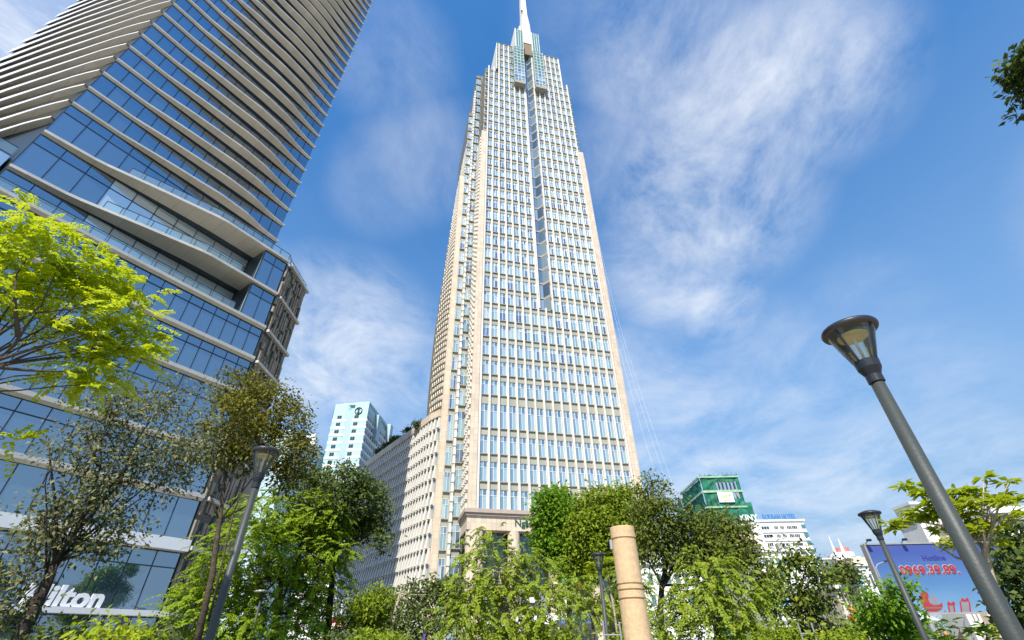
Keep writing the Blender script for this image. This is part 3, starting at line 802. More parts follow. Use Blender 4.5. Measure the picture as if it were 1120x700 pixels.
b.build('side_glazing', glass('bronze_glass', [(0.05, 0.04, 0.035), (0.07, 0.06, 0.05)], (0.7, 0.7, 0.7), 0.2, 0.01), hot, stuff=True)
# lettering on the entrance ledge, annex wall beside the end
text_mesh('Hilton', H, -9.75, PO + 0.75, P9 + 0.14, 1.48, 0.22, plain('white_letters', (0.8, 0.8, 0.8), 0.4, 0.03), hot, 'lettering', shear=0.12, bold=0.035, wscale=1.02)
b = MB(); b.box(C_, CLEN + 0.02, CLEN + 4.5, -9, -0.4, 0, 24.5); b.box(C_, CLEN + 0.2, CLEN + 4.7, -9, -0.2, 24.5, 25); b.build('annex_wall', plain('annex_render', (0.25, 0.225, 0.2), 0.8, 0.1, 0.4, streak=True), hot)

# ================================================================== OTHER BUILDINGS
def hit(px, py, P, nrm):
    d = ray(px, py); n = np.array([nrm[0], nrm[1], 0.0]); t = ((np.array([P[0], P[1], 0]) - CP) @ n) / (d @ n); return CP + d * t


def sw(fr, P):                                   # wall coordinate s of a point
    o = np.array(fr(0, 0, 0)); return float((np.array([P[0], P[1], 0]) - o) @ np.array(fr.u))


def facade(parent, fr, s0, s1, z0, z1, nx, nz, wf, hf, fmat, gmat, o=0.0, sill=None, keep=100, mull=1, skip=None, zoff=0.5):
    cells = []; b = MB()
    for i in range(nz):
        for j in range(nx):
            if skip and skip(i, j): continue
            cw = (s1 - s0) / nx; ch = (z1 - z0) / nz
            a = s0 + cw * (j + 0.5) - cw * wf / 2; c = a + cw * wf; q = z0 + ch * (i + zoff) - ch * hf / 2
            cells.append((fr, a, c, o + 0.06, q, q + ch * hf))
    windows(cells, fmat, gmat, parent, 0.06, mull, 0, 0.05, keep)


# pale aqua hotel far behind the wing
D = 200
Pc = atD(404.3, 439.3, D); azf = math.radians(92); n_ = (math.cos(azf) * -1 * -1, 0)
ff = frame((Pc[0], Pc[1]), azf)
Pl = hit(367.9, 440.7, Pc, ff.n); sl_ = sw(ff, Pl); zt = float(Pc[2])
aq = thing('aqua_hotel', 'pale aqua and white banded hotel block with round black emblem at its top corner', 'building', (float(Pc[0]), float(Pc[1]), 0))
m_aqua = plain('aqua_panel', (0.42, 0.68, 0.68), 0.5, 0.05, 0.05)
m_aquad = plain('aqua_shaded_side', (0.40, 0.52, 0.54), 0.5, 0.06, 0.05)  # greyer copy of the aqua panel, side face shade painted in
ff2 = frame((Pc[0], Pc[1]), math.radians(4))
Pr = hit(424.8, 466.5, Pc, ff2.n); sr = sw(ff2, Pr)
b = MB(); b.box(ff, sl_ * 0.40, 0, -30, 0, 0, zt); b.build('wall', m_aqua, aq)
b = MB()
wl_ = -sl_; cxm = sl_ + wl_ * 0.24
pts = [ff(sl_, -8, 0)[:2], ff(sl_, 0.0, 0)[:2]] + [ff(sl_ + wl_ * (0.30 + 0.18 * math.sin(a)), -2.6 + 2.6 * math.cos(a), 0)[:2] for a in np.linspace(0, math.pi / 2, 7)] + [ff(sl_ + wl_ * 0.48, -8, 0)[:2]]
b.prism(pts, 0, zt - 0.6); b.build('curved_bay', m_aqua, aq)
b = MB(); b.box(ff, sl_ * 0.56, sl_ * 0.38, -8.2, -1.4, 0, zt - 1.2); b.build('recess', m_aqua, aq)
nf = 24; fh = 3.35
for i in range(nf):
    z = zt - 9.2 - i * fh
    b = MB(); b.box(ff, sl_ * 0.40 - 0.1, 0.12, -1, 0.12, z, z + 1.15); b.box(ff, sl_ - 0.1, sl_ * 0.7, -1, 0.14, z, z + 1.15)
    b.prism([ff(sl_ * 0.7 - 0.02, -1, 0)[:2]] + [ff(sl_ + wl_ * (0.30 + 0.187 * math.sin(a)), -2.6 + 2.74 * math.cos(a), 0)[:2] for a in np.linspace(0, math.pi / 2, 7)] + [ff(sl_ * 0.52, -4, 0)[:2]], z, z + 1.14)
    b.build('white_band', m_white, aq)
cells = []
for i in range(nf):
    z = zt - 9.2 - i * fh
    for fx, o in ((0.30, 0.0), (0.80, 0.0), (0.53, -1.4)):
        cells.append((ff, sl_ * fx - 1.1, sl_ * fx + 0.9, o + 0.06, z + 1.25, z + 2.9))
cells.sort(key=lambda c: -c[4])
windows(cells, m_conc, m_dglass, aq, 0.1, 1, 0, 0.05, keep=48)
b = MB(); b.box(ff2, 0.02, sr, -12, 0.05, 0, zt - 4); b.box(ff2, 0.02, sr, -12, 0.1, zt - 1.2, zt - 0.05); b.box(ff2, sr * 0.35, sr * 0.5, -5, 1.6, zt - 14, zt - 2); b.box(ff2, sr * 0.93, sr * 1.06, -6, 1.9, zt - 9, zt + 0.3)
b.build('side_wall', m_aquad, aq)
for i in range(nf):
    z = zt - 9.2 - i * fh
    b = MB(); b.box(ff2, 0.05, sr, -1, 0.35, z, z + 0.8); b.build('side_band', m_white, aq)
facade(aq, ff2, 0.5, sr * 0.92, zt - 9.2 - 24 * fh, zt - 5.8, 9, 25, 0.62, 0.6, m_white, m_dglass, 0.06, keep=0)
b = MB(); c0 = ff(-4.2, 0.2, zt - 4.6)
ring = [ff(-4.2 + 1.55 * math.cos(a), 0.22, zt - 4.4 + 1.55 * math.sin(a)) for a in np.linspace(0, 2 * math.pi, 25)]
b.tube(ring, 0.2, 6, cap=False); b.build('emblem_ring', m_dark, aq)
text_mesh('S', ff, -4.85, 0.2, zt - 5.3, 1.8, 0.2, m_dark, aq, 'emblem_letter', bold=0.02)

# pale block left of it
D = 185
P0 = atD(322, 470, D); fq = frame((P0[0], P0[1]), math.radians(4))
bl_ = thing('pale_blue_block', 'long pale blue block with plain side wall, left of the aqua hotel', 'building', (float(P0[0]), float(P0[1]), 0))
Pe = hit(357, 503, P0, fq.n); Ls = sw(fq, Pe); zt = float(P0[2])
b = MB(); b.box(fq, 0, Ls, -30, 0, 0, zt); b.build('wall', plain('pale_blue_wall', (0.45, 0.60, 0.66), 0.5, 0.08, 0.05), bl_)
for k in range(9):
    b = MB(); b.box(fq, 0, Ls + 0.2, -30, 0.3, zt - 3 - k * 6.5, zt - 2.2 - k * 6.5); b.build('band', m_white, bl_)
b = MB(); b.box(fq, Ls * 0.62, Ls * 0.74, -6, -1, zt, zt + 4.5); b.box(fq, Ls * 0.62, Ls * 0.68, -5, -1.5, zt + 4.5, zt + 6); b.build('roof_plant', m_white, bl_)

# green netted building under construction
D = 255
Pc = atD(764.6, 520.5, D); fg = frame((Pc[0], Pc[1]), math.radians(90.5)); fg2 = frame((Pc[0], Pc[1]), math.radians(-1))
Pr = hit(805.6, 519, Pc, fg.n); sg = sw(fg, Pr); Pl = hit(744, 538, Pc, (1, 0.02)); dg_ = float(Pl[1] - Pc[1]); zt = float(Pc[2])
grn = thing('netted_building', 'building under construction wrapped in dark green safety netting with a white banner', 'building', (float(Pc[0]), float(Pc[1]), 0))
m_net = plain('green_net', (0.012, 0.15, 0.085), 0.7, 0.5, 0.25)
m_netl = plain('net_seam', (0.30, 0.46, 0.30), 0.8, 0.3, 0.5)
bk = lambda s, o, z: fg(s, -o, z)
b = MB()
b.box(fg, 1.2, sg - 0.5, -dg_, -1, 0, zt - 14); b.build('concrete_frame', m_conc, grn)
b = MB()
def netwall(fr, s0, s1, z0, z1, o, seed, hole=None):
    r = random.Random(seed); nx = max(2, int(abs(s1 - s0) / 1.6)); nz = max(2, int((z1 - z0) / 1.6))
    P = {}
    for i in range(nx + 1):
        for k in range(nz + 1):
            P[i, k] = fr(s0 + (s1 - s0) * i / nx, o + r.uniform(-0.35, 0.35), z0 + (z1 - z0) * k / nz + (r.uniform(-0.3, 0.3) if k == nz else 0))
    for i in range(nx):
        for k in range(nz):
            sc_ = s0 + (s1 - s0) * (i + .5) / nx; zc = z0 + (z1 - z0) * (k + .5) / nz
            if hole and hole(sc_, zc): continue
            b.face([P[i, k], P[i + 1, k], P[i + 1, k + 1], P[i, k + 1]])
hole = lambda s, z: sg * 0.36 < s < sg * 0.93 and zt - 11.2 + (3.0 if s < sg * 0.5 else 0) < z < zt - 3.4
netwall(fg, 0, sg, 0, zt, 0.2, 1, hole)
netwall(lambda s, o, z: (Pc[0] - o, Pc[1] + s, z), 0, dg_, 0, zt - 1.5, 0.2, 2)
netwall(lambda s, o, z: (Pc[0] - o - 4, Pc[1] + s, z), dg_ * 0.72, dg_ * 1.12, 0, zt - 6, 0.2, 3)
netwall(fg, sg + 0.1, sg + 4, 0, zt - 13, -2, 4)
b.build('safety_net', m_net, grn)
for k in range(14):
    z = zt - 1.2 - k * 7.3
    b = MB(); b.box(fg, -0.3, sg + 0.3, -0.2, 0.75, z, z + 0.75 + 0.3 * (k % 2)); b.hexa([(Pc[0] - 0.9, Pc[1], z), (Pc[0], Pc[1], z), (Pc[0], Pc[1] + dg_, z), (Pc[0] - 0.9, Pc[1] + dg_, z), (Pc[0] - 0.9, Pc[1], z + 0.9), (Pc[0], Pc[1], z + 0.9), (Pc[0], Pc[1] + dg_, z + 0.9), (Pc[0] - 0.9, Pc[1] + dg_, z + 0.9)])
    b.build('net_seam', m_netl, grn)
for k in range(9):
    s = sg * (0.02 + k * 0.12); b = MB(); b.tube([fg(s, 0.6, 0), fg(s, 0.6, zt + 1.2)], 0.08, 6); b.build('scaffold_pole', m_net, grn)
b = MB()
for k in range(6): b.box(fg, sg * (0.40 + 0.1 * k), sg * (0.43 + 0.1 * k), -3.2, -2.4, zt - 14, zt - 1)
b.box(fg, sg * 0.3, sg * 0.95, -4, -2.2, zt - 2.4, zt - 1); b.build('column_row', plain('raw_column', (0.42, 0.34, 0.24), 0.8, 0.15), grn)
Pa = hit(783.5, 539.3, Pc, fg.n); Pb = hit(800, 539.0, Pc, fg.n); Pd = hit(786, 550, Pc, fg.n)
s0, s1, z1, z0 = sw(fg, Pa), sw(fg, Pb), float(Pa[2]), float(Pd[2])
b = MB(); b.box(fg, s0, s1, 0.8, 1.0, z0, z1); ban = b.build('banner', m_white, grn)
text_mesh('AP', fg, s0 + (s1 - s0) * 0.3, 1.08, z0 + (z1 - z0) * 0.42, (z1 - z0) * 0.3, 0.1, plain('ochre_print', (0.75, 0.5, 0.08), 0.6, 0.1), ban, 'lettering', bold=0.02)
b = MB(); b.box(fg, s0 + (s1 - s0) * 0.26, s0 + (s1 - s0) * 0.8, 1.0, 1.08, z0 + (z1 - z0) * 0.15, z0 + (z1 - z0) * 0.22); b.build('printed_line', plain('orange_print', (0.75, 0.42, 0.2), 0.6, 0.1), ban)
b = MB(); b.face([fg(s0 + (s1 - s0) * x, 1.06, z0 + (z1 - z0) * y) for x, y in ((.72, .6), (.82, .62), (.86, .9), (.76, .75))]); b.build('printed_leaf', plain('green_print', (0.2, 0.45, 0.12), 0.6, 0.1), ban)

# white hotel with blue roof letters
D = 215
Pc = atD(819.5, 571, D); fh_ = frame((Pc[0], Pc[1]), math.radians(89)); Pr = hit(878.6, 570.4, Pc, fh_.n); sh = sw(fh_, Pr); zt = float(Pc[2])
wh = thing('white_hotel', 'white hotel block of flat storeys with blue letters along its roof edge', 'building', (float(Pc[0]), float(Pc[1]), 0))
b = MB(); b.box(fh_, 0, sh, -20, 0, 0, zt); b.box(fh_, -0.4, sh + 0.5, -20, 0.5, zt, zt + 0.7); b.build('wall', m_white, wh)
b = MB(); b.prism([fh_(-1.6, -3.0, 0)[:2], fh_(-0.02, 0.0, 0)[:2], fh_(-0.02, -20, 0)[:2], fh_(-1.6, -20, 0)[:2]], 0, zt - 1); b.build('corner_bay', m_white, wh)
b = MB(); b.box(fh_, sh * 0.09, sh * 0.17, 0, 0.5, 0, zt - 0.5); b.build('pilaster', m_white, wh)
fl = 3.0
for k in range(8):
    b = MB(); b.box(fh_, sh * 0.17, sh + 0.2, 0, 0.35, zt - 4.0 - k * fl, zt - 3.75 - k * fl); b.build('string_course', plain('course_shade', (0.7, 0.66, 0.6), 0.6, 0.05) if k == 0 else bpy.data.materials['course_shade'], wh)
cells = []
for k in range(8):
    zq = zt - 2.9 - k * fl
    for fx, wd in ((0.26, 3.2), (0.46, 1.7), (0.57, 1.7), (0.70, 2.0), (0.80, 2.2)):
        if k > 1 and fx < 0.3: wd = 2.4
        cells.append((fh_, sh * fx - wd / 2, sh * fx + wd / 2, 0.06, zq, zq + 1.35))
windows(cells, m_white, m_dglass, wh, 0.12, 2, 0, 0.05)
b = MB()
for k in range(7):
    b.box(fh_, sh * 0.93, sh + 0.12, -3, 0.12, zt - 2.6 - k * fl, zt - 1.2 - k * fl)
b.build('corner_window', m_tglass, wh)
fs_ = frame(fh_(-1.62, -3.0, 0)[:2], math.radians(-1))
windows([(lambda s, o, z: (fh_(-1.62, -3, 0)[0] - o, fh_(-1.62, -3, 0)[1] + s, z), 3 + 0, 5, 0.05, zt - 4.2 - k * fl, zt - 3 - k * fl) for k in range(5)], m_white, m_dglass, wh, 0.12, 1, 0, 0.05)
m_blue = plain('blue_letters', (0.06, 0.22, 0.55), 0.4, 0.1)
text_mesh('ROUSAN HOTEL', fh_, sh * 0.27, 0.0, zt + 0.85, 1.9, 0.25, m_blue, wh, 'roof_lettering', bold=0.02, wscale=0.66)
b = MB(); b.box(fh_, sh * 0.27, sh * 0.85, -0.5, -0.35, zt + 0.7, zt + 0.9)
for k in range(12): b.tube([fh_(sh * (0.27 + 0.05 * k), -0.4, zt + 0.7), fh_(sh * (0.27 + 0.05 * k), -0.4, zt + 2.8)], 0.06, 5)
b.build('letter_rack', m_steel, wh)
# flat-roofed building in front of its left side, with white roof letters
P0 = atD(795, 581, 190); fk = frame((P0[0], P0[1]), math.radians(90)); zt = float(hit(800, 573.5, P0, fk.n)[2]); sk = sw(fk, hit(822, 575, P0, fk.n))
kb = thing('grey_roof_building', 'building with a projecting grey flat roof and white letters, beside the white hotel', 'building', (float(P0[0]), float(P0[1]), 0))
b = MB(); b.box(fk, 0, sk, -14, 0, 0, zt - 3.2); b.build('wall', m_cream, kb)
b = MB(); b.box(fk, 0.3, sk - 0.3, -13.5, -0.3, zt - 3.2, zt - 0.8); b.build('top_storey', m_dark, kb)
b = MB(); b.box(fk, -1.8, sk + 0.5, -15, 1.6, zt - 0.8, zt + 0.2); b.build('roof', plain('roof_metal', (0.62, 0.64, 0.66), 0.4, 0.08), kb)
b = MB(); b.box(fk, 2, sk + 3, -13, -6, zt + 0.2, zt + 2.2); b.build('roof_room', m_conc, kb)
text_mesh('KINY', fk, sk * 0.58, 1.2, zt + 1.0, 1.9, 0.2, m_white, kb, 'roof_lettering', bold=0.02)
b = MB(); b.box(fk, sk * 0.62, sk * 1.1, 1.0, 1.1, zt + 0.2, zt + 1.1); b.build('letter_rack', m_dark, kb)


def simple_block(name, label, p0, p1, D, z_extra, wmat, nx, nz, wf, hf, gmat=None, az=90, depth=14, keep=40, group=None):
    """a plain street building: roof corners p0 (left) and p1 (right) in the photograph, at distance D"""
    Pa = atD(*p0, D); fr = frame((Pa[0], Pa[1]), math.radians(az)); sb = sw(fr, hit(*p1, Pa, fr.n)); zt = float(Pa[2])
    t = thing(name, label, 'building', (float(Pa[0]), float(Pa[1]), 0), group)
    b = MB(); b.box(fr, 0, sb, -depth, 0, 0, zt); b.build('wall', wmat, t)
    b = MB(); b.box(fr, -0.3, sb + 0.3, -depth, 0.4, zt, zt + 0.5); b.build('roof_edge', m_white, t)
    ru = random.Random(len(name) + int(p0[0]))
    for q in range(3):
        s_ = sb * ru.uniform(0.08, 0.8); w_ = min(2.2, sb * 0.16) * ru.uniform(0.6, 1.1); h_ = ru.uniform(0.7, 1.8); o_1 = -ru.uniform(0.6, 2.5)
        if depth < 4.5: break
        b = MB()
        if q == 2: b.lathe(fr(s_ + w_ / 2, o_1 - 0.8, zt + 0.5), [(w_ * .45, 0), (w_ * .5, 0.1), (w_ * .5, h_), (w_ * .1, h_ + .25), (0, h_ + .25)], 14); b.build('water_tank', m_steel, t)
        else: b.box(fr, s_, s_ + w_, o_1 - 1.4, o_1, zt + 0.5, zt + 0.5 + h_); b.build('roof_unit', m_conc if q else m_white, t)
    if nx: facade(t, fr, 0.5, sb - 0.5, 0.5, zt - 0.5, nx, nz, wf, hf, m_conc, gmat or m_dglass, 0.0, keep=keep)
    return t, fr, sb, zt


t, fr, sb, zt = simple_block('lattice_glass_block', 'teal glass block with a fine lattice front, right of the white hotel', (899, 612), (916, 609), 260, 0, m_conc, 9, 16, 0.8, 0.8, m_tglass, keep=0)
t, fr, sb, zt = simple_block('boat_roof_building', 'grey building carrying a rounded white roof house with red top', (917, 613), (950, 610), 270, 0, m_conc, 10, 10, 0.7, 0.6, m_tglass, keep=0)
b = MB(); b.prism([fr(sb * .1 + sb * .33 + sb * .36 * math.cos(a), -5 + 4.2 * math.sin(a), 0)[:2] for a in np.linspace(0, 2 * math.pi, 20)[:-1]], zt + 0.5, zt + 3.6); b.build('roof_house', m_white, t)
b = MB(); b.prism([fr(sb * .1 + sb * .36 + sb * .22 * math.cos(a), -5 + 3.2 * math.sin(a), 0)[:2] for a in np.linspace(0, 2 * math.pi, 20)[:-1]], zt + 3.6, zt + 5.6); b.build('roof_cap', plain('red_roof', (0.6, 0.2, 0.16), 0.6, 0.1), t)
b = MB(); b.box(fr, -1, sb + 8, -9, 1, zt - 1.8, zt - 0.8); b.build('balcony', m_white, t)
for (xa, ya), (xb, yb), lab in (((905.5, 586), (915, 609), 'taller white antenna mast on a roof beside the lattice glass block'), ((917, 589), (922.5, 604), 'shorter white antenna mast behind the boat-shaped roof house')):
    Pb_ = atD(xb, yb, 262); Pt = atD(xa, ya, 262); b = MB()
    b.tube([(Pb_[0], Pb_[1], 0), (Pb_[0], Pb_[1], Pb_[2]), (Pb_[0], Pb_[1], Pt[2])], [0.9, 0.8, 0.1], 8); tag(b.build('antenna_mast', m_white), lab, 'antenna')
t, fr, sb, zt = simple_block('white_house', 'white corner house with grey windows and a turquoise sign, left of the blue billboard', (936, 619), (957, 616), 120, 0, m_white, 3, 3, 0.45, 0.5, None, 84, 6)
b = MB(); b.box(fr, -2.2, -0.1, 0.0, 0.5, zt - 4.6, zt - 1.6); b.build('turquoise_sign', plain('turquoise_sign', (0.12, 0.58, 0.62), 0.4, 0.15, 0.6), t)
b = MB(); b.box(fr, 0.3, sb, -5, -0.6, zt + 0.5, zt + 1.6); b.build('roof_terrace', m_cream, t)
t, fr, sb, zt = simple_block('arcade_house', 'old cream house with rows of arched windows behind the small lamp', (913, 644), (946, 641), 95, 0, plain('arcade_cream', (0.62, 0.56, 0.45), 0.7, 0.1), 6, 3, 0.55, 0.75, None, 88)
t, fr, sb, zt = simple_block('cream_corner_house', 'cream and white gabled house whose top rises above the blue billboard', (1002, 564), (1042, 562), 90, 0, m_white, 8, 6, 0.3, 0.5, None, 92, 4.2)
b = MB(); b.box(fr, sb * 0.33, sb * 0.95, 0.02, 1.2, 0, zt - 1.2); b.build('bay', m_cream, t)
b = MB(); b.box(fr, sb * 0.30, sb * 0.65, 0.02, 2.0, zt - 2.0, zt - 1.5); b.build('canopy', m_cream, t)
t, fr, sb, zt = simple_block('roof_house', 'white upper storeys behind the yellow leaved tree at right', (995, 552), (1090, 548), 130, 0, m_white, 9, 10, 0.4, 0.4, m_tglass, 91, 5)
t, fr, sb, zt = simple_block('grey_shop_building', 'grey concrete building with a white sign board at the right edge', (1086, 562), (1190, 556), 62, 0, plain('grey_cladding', (0.30, 0.32, 0.30), 0.7, 0.15, 0.7), 0, 0, 0, 0, None, 94, 6)
q0 = hit(1094, 577, (fr(0, 0, 0)[0], fr(0, 0, 0)[1]), fr.n); s0 = sw(fr, q0); zs = float(q0[2])
b = MB(); b.box(fr, s0, sb - 0.3, 0.02, 0.25, zs - 1.7, zs + 0.4); sg_ = b.build('sign_board', m_white, t)
text_mesh('DELU', fr, s0 + 0.6, 0.3, zs - 1.2, 1.25, 0.08, m_dark, sg_, 'lettering', bold=0.03)
b = MB(); b.box(fr, 0.2, sb, 0.05, 0.6, zs + 0.5, zs + 0.75); b.build('ledge', m_conc, t)
t, fr, sb, zt = simple_block('street_house', 'white street house behind the dark tree right of the stone column', (700, 618), (765, 612), 75, 0, m_white, 6, 4, 0.5, 0.5, m_tglass, 90)
t, fr, sb, zt = simple_block('street_house', 'white house with teal windows below the white hotel', (822, 604), (868, 606), 130, 0, m_white, 6, 6, 0.6, 0.5, m_tglass, 90)
b = MB(); b.box(fr, 0, sb * 0.9, 0.1, 2.2, zt * 0.42, zt * 0.42 + 1.6); b.build('blue_awning', plain('sky_blue_awning', (0.25, 0.55, 0.8), 0.5, 0.1), t)
t, fr, sb, zt = simple_block('street_house', 'low white building glimpsed behind the feathery tree at left', (322, 655), (362, 652), 62, 0, m_white, 4, 2, 0.4, 0.5, None, 90)
t, fr, sb, zt = simple_block('teal_window_house', 'white house with teal windows between the feathery tree and the curved wing', (372, 598), (396, 596), 150, 0, m_white, 4, 7, 0.7, 0.55, m_tglass, 90)
t, fr, sb, zt = simple_block('cafe_kiosk', 'low glass fronted cafe at the foot of the tall stone tower', (566, 680), (652, 678), 46, 0, m_pale, 7, 1, 0.92, 0.85, m_hlight, 90, depth=5)
for k in range(4):
    b = MB(); b.hexa([fr(k * sb / 4 + 0.1, 1.6, zt - 0.3), fr((k + 1) * sb / 4 - 0.1, 1.6, zt - 0.3), fr((k + 1) * sb / 4 - 0.1, 0, zt + 0.2), fr(k * sb / 4 + 0.1, 0, zt + 0.2),
                      fr(k * sb / 4 + 0.1, 1.6, zt - 0.25), fr((k + 1) * sb / 4 - 0.1, 1.6, zt - 0.25), fr((k + 1) * sb / 4 - 0.1, 0, zt + 0.45), fr(k * sb / 4 + 0.1, 0, zt + 0.45)])
    b.build('awning', m_white, t)

# rope lines hanging from the right corner pier of the tall tower
for dx, lab in ((0, 'leftmost pale rope hanging from the right shoulder of the tall tower'), (14, 'middle pale rope hanging from the right shoulder of the tall tower'), (24, 'rightmost pale rope hanging from the right shoulder of the tall tower')):
    A = Vector(V(35.9, 0.1, 139 - dx * 0.3)); B = Vector(atD(765 + dx, 650, 84)); B.z = 0.5
    b = MB(); b.tube([A.lerp(B, t) + Vector((-3.2 * math.sin(math.pi * t), 0, -2 * math.sin(math.pi * t))) for t in np.linspace(0, 1, 17)], 0.013, 5)
    tag(b.build('hanging_rope', m_white), lab, 'rope', 'pale ropes hanging from the tall tower')

# ================================================================== BILLBOARD
Y = 38.0
def BBP(px, py):
    d = ray(px, py); return CP + d * (Y / d[1])
a0, a1, a2 = BBP(945.6, 596.4), BBP(1092, 592), BBP(977, 671)
bx0, bx1, bz0, bz1 = float(a0[0]), float(a1[0]), float(a2[2]), float(a0[2])
BB = lambda s, o, z: (bx0 + s, Y - o, z)
BB.u = (1, 0, 0); BB.n = (0, -1, 0)
bb = thing('billboard', 'large blue billboard with red telephone number and printed gift boxes', 'billboard', (bx0, Y, 0))
m, n, l = new_mat('printed_sheet')
o_ = n.new('ShaderNodeOutputMaterial'); p_ = n.new('ShaderNodeBsdfPrincipled'); l.new(p_.outputs[0], o_.inputs[0])
tcn = n.new('ShaderNodeTexCoord'); sp_ = n.new('ShaderNodeSeparateXYZ'); l.new(tcn.outputs['Generated'], sp_.inputs[0])
nz_ = n.new('ShaderNodeTexNoise'); nz_.inputs['Scale'].default_value = 3; l.new(tcn.outputs['Generated'], nz_.inputs['Vector'])
ad_ = n.new('ShaderNodeMath'); ad_.operation = 'MULTIPLY_ADD'; l.new(nz_.outputs[0], ad_.inputs[0]); ad_.inputs[1].default_value = 0.22; l.new(sp_.outputs[2], ad_.inputs[2])
cr_ = n.new('ShaderNodeValToRGB'); l.new(ad_.outputs[0], cr_.inputs[0])
e = cr_.color_ramp.elements; e[0].position = 0.12; e[0].color = (0.17, 0.30, 0.44, 1); e[1].position = 1.08; e[1].color = (0.055, 0.085, 0.30, 1)
q = e.new(0.5); q.color = (0.08, 0.19, 0.38, 1)
l.new(cr_.outputs[0], p_.inputs['Base Color']); p_.inputs['Roughness'].default_value = 0.4
m_sheet = m
W_ = bx1 - bx0; Hh = bz1 - bz0
b = MB(); b.box(BB, 0, W_, 0.0, 0.06, bz0, bz1); sheet = b.build('printed_sheet', m_sheet, bb)
b = MB(); b.box(BB, -0.12, W_ + 0.12, -0.35, -0.02, bz0 - 0.1, bz1 + 0.06); b.box(BB, -0.12, 0, -0.02, 0.1, bz0, bz1); b.box(BB, -0.1, W_ + 0.1, -0.02, 0.12, bz1 + 0.005, bz1 + 0.1); b.box(BB, -0.1, W_ + 0.1, -0.02, 0.12, bz0 - 0.12, bz0 - 0.005)
b.build('frame', m_conc, bb)
for s in (0.25, 0.78):
    b = MB(); b.tube([BB(W_ * s, -0.4, 0), BB(W_ * s, -0.4, bz1 - 1)], 0.16, 10); b.build('post', m_steel, bb)
for px in (946, 985):
    s = float(BBP(px, 594)[0]) - bx0
    b = MB(); b.tube([BB(s, 0, bz1 + 0.1), BB(s, 0.5, bz1 + 0.25)], 0.025, 5); b.box(BB, s - 0.12, s + 0.14, 0.42, 0.66, bz1 + 0.18, bz1 + 0.32); b.build('floodlight', m_dark, bb)
def bs(px, py): P = BBP(px, py); return float(P[0]) - bx0, float(P[2])
m_purp = plain('violet_print', (0.05, 0.05, 0.26), 0.5, 0.05); m_redp = plain('red_print', (0.36, 0.035, 0.04), 0.5, 0.08); m_wp = plain('white_print', (0.34, 0.40, 0.50), 0.5, 0.05)
m_grp = plain('grey_print', (0.22, 0.22, 0.25), 0.5, 0.1); m_brp = plain('brown_print', (0.20, 0.13, 0.10), 0.5, 0.1); m_fir = plain('fir_print', (0.10, 0.17, 0.20), 0.5, 0.1)
s, z = bs(1009, 613); text_mesh('Hotline', BB, s, 0.08, z, 0.34, 0.02, m_purp, sheet, 'lettering', bold=0.02, wscale=1.15)
s, z = bs(985.5, 628.5)
text_mesh('0969.39.89.', BB, s, 0.072, z, 0.55, 0.01, m_wp, sheet, 'lettering_outline', bold=0.07, wscale=1.17)
text_mesh('0969.39.89.', BB, s, 0.092, z, 0.55, 0.02, m_redp, sheet, 'lettering', bold=0.025, wscale=1.17)


def bpoly(pts, mat, name, o=0.07):
    b = MB(); b.face([BB(*([bs(x, y)[0], o, bs(x, y)[1]])) for x, y in reversed(pts)]); return b.build(name, mat, sheet)


bpoly([(969, 627), (963, 641), (975, 641)], m_fir, 'printed_fir'); bpoly([(970, 634), (961, 653), (981, 653)], m_fir, 'printed_fir', 0.075)
bpoly([(1004.5, 653), (1006.5, 649), (1009.5, 647), (1013, 647.5), (1015, 651), (1014.6, 656), (1016.5, 660), (1021, 662), (1026, 661.5), (1029.5, 659), (1030.5, 663), (1029, 667), (1024, 669), (1014, 669), (1010, 665), (1007, 659)], m_redp, 'printed_sleigh')
bpoly([(1011, 664), (1029.5, 664), (1028.5, 666), (1012.5, 666)], m_brp, 'printed_sleigh_band', 0.08)
bpoly([(1010, 670), (1031, 670), (1033, 667), (1033.6, 668), (1031.6, 671), (1010, 671)], m_brp, 'printed_runner', 0.08)
bpoly([(1015.5, 659), (1017, 653), (1020, 650.5), (1023, 652), (1025.5, 657), (1025, 661), (1020, 661.5)], m_grp, 'printed_sack', 0.066)
for x0, x1, y0, y1 in ((1035.5, 1043, 662, 670), (1048.5, 1060, 658, 669.5)):
    bpoly([(x0, y0), (x1, y0), (x1 + 1.5, y1), (x0 + 1.5, y1)], m_grp, 'printed_gift', 0.07)
    for c in (x0, x1 - 1.8): bpoly([(c, y0), (c + 1.8, y0), (c + 3.3, y1), (c + 1.5, y1)], m_redp, 'gift_ribbon', 0.078)
    mx_ = (x0 + x1) / 2; bpoly([(mx_ - 4.5, y0 - 1), (mx_ - 3, y0 - 4.5), (mx_, y0 - 2), (mx_ + 3, y0 - 4.5), (mx_ + 5, y0 - 1), (mx_, y0 + 0.5)], m_redp, 'gift_bow', 0.082)

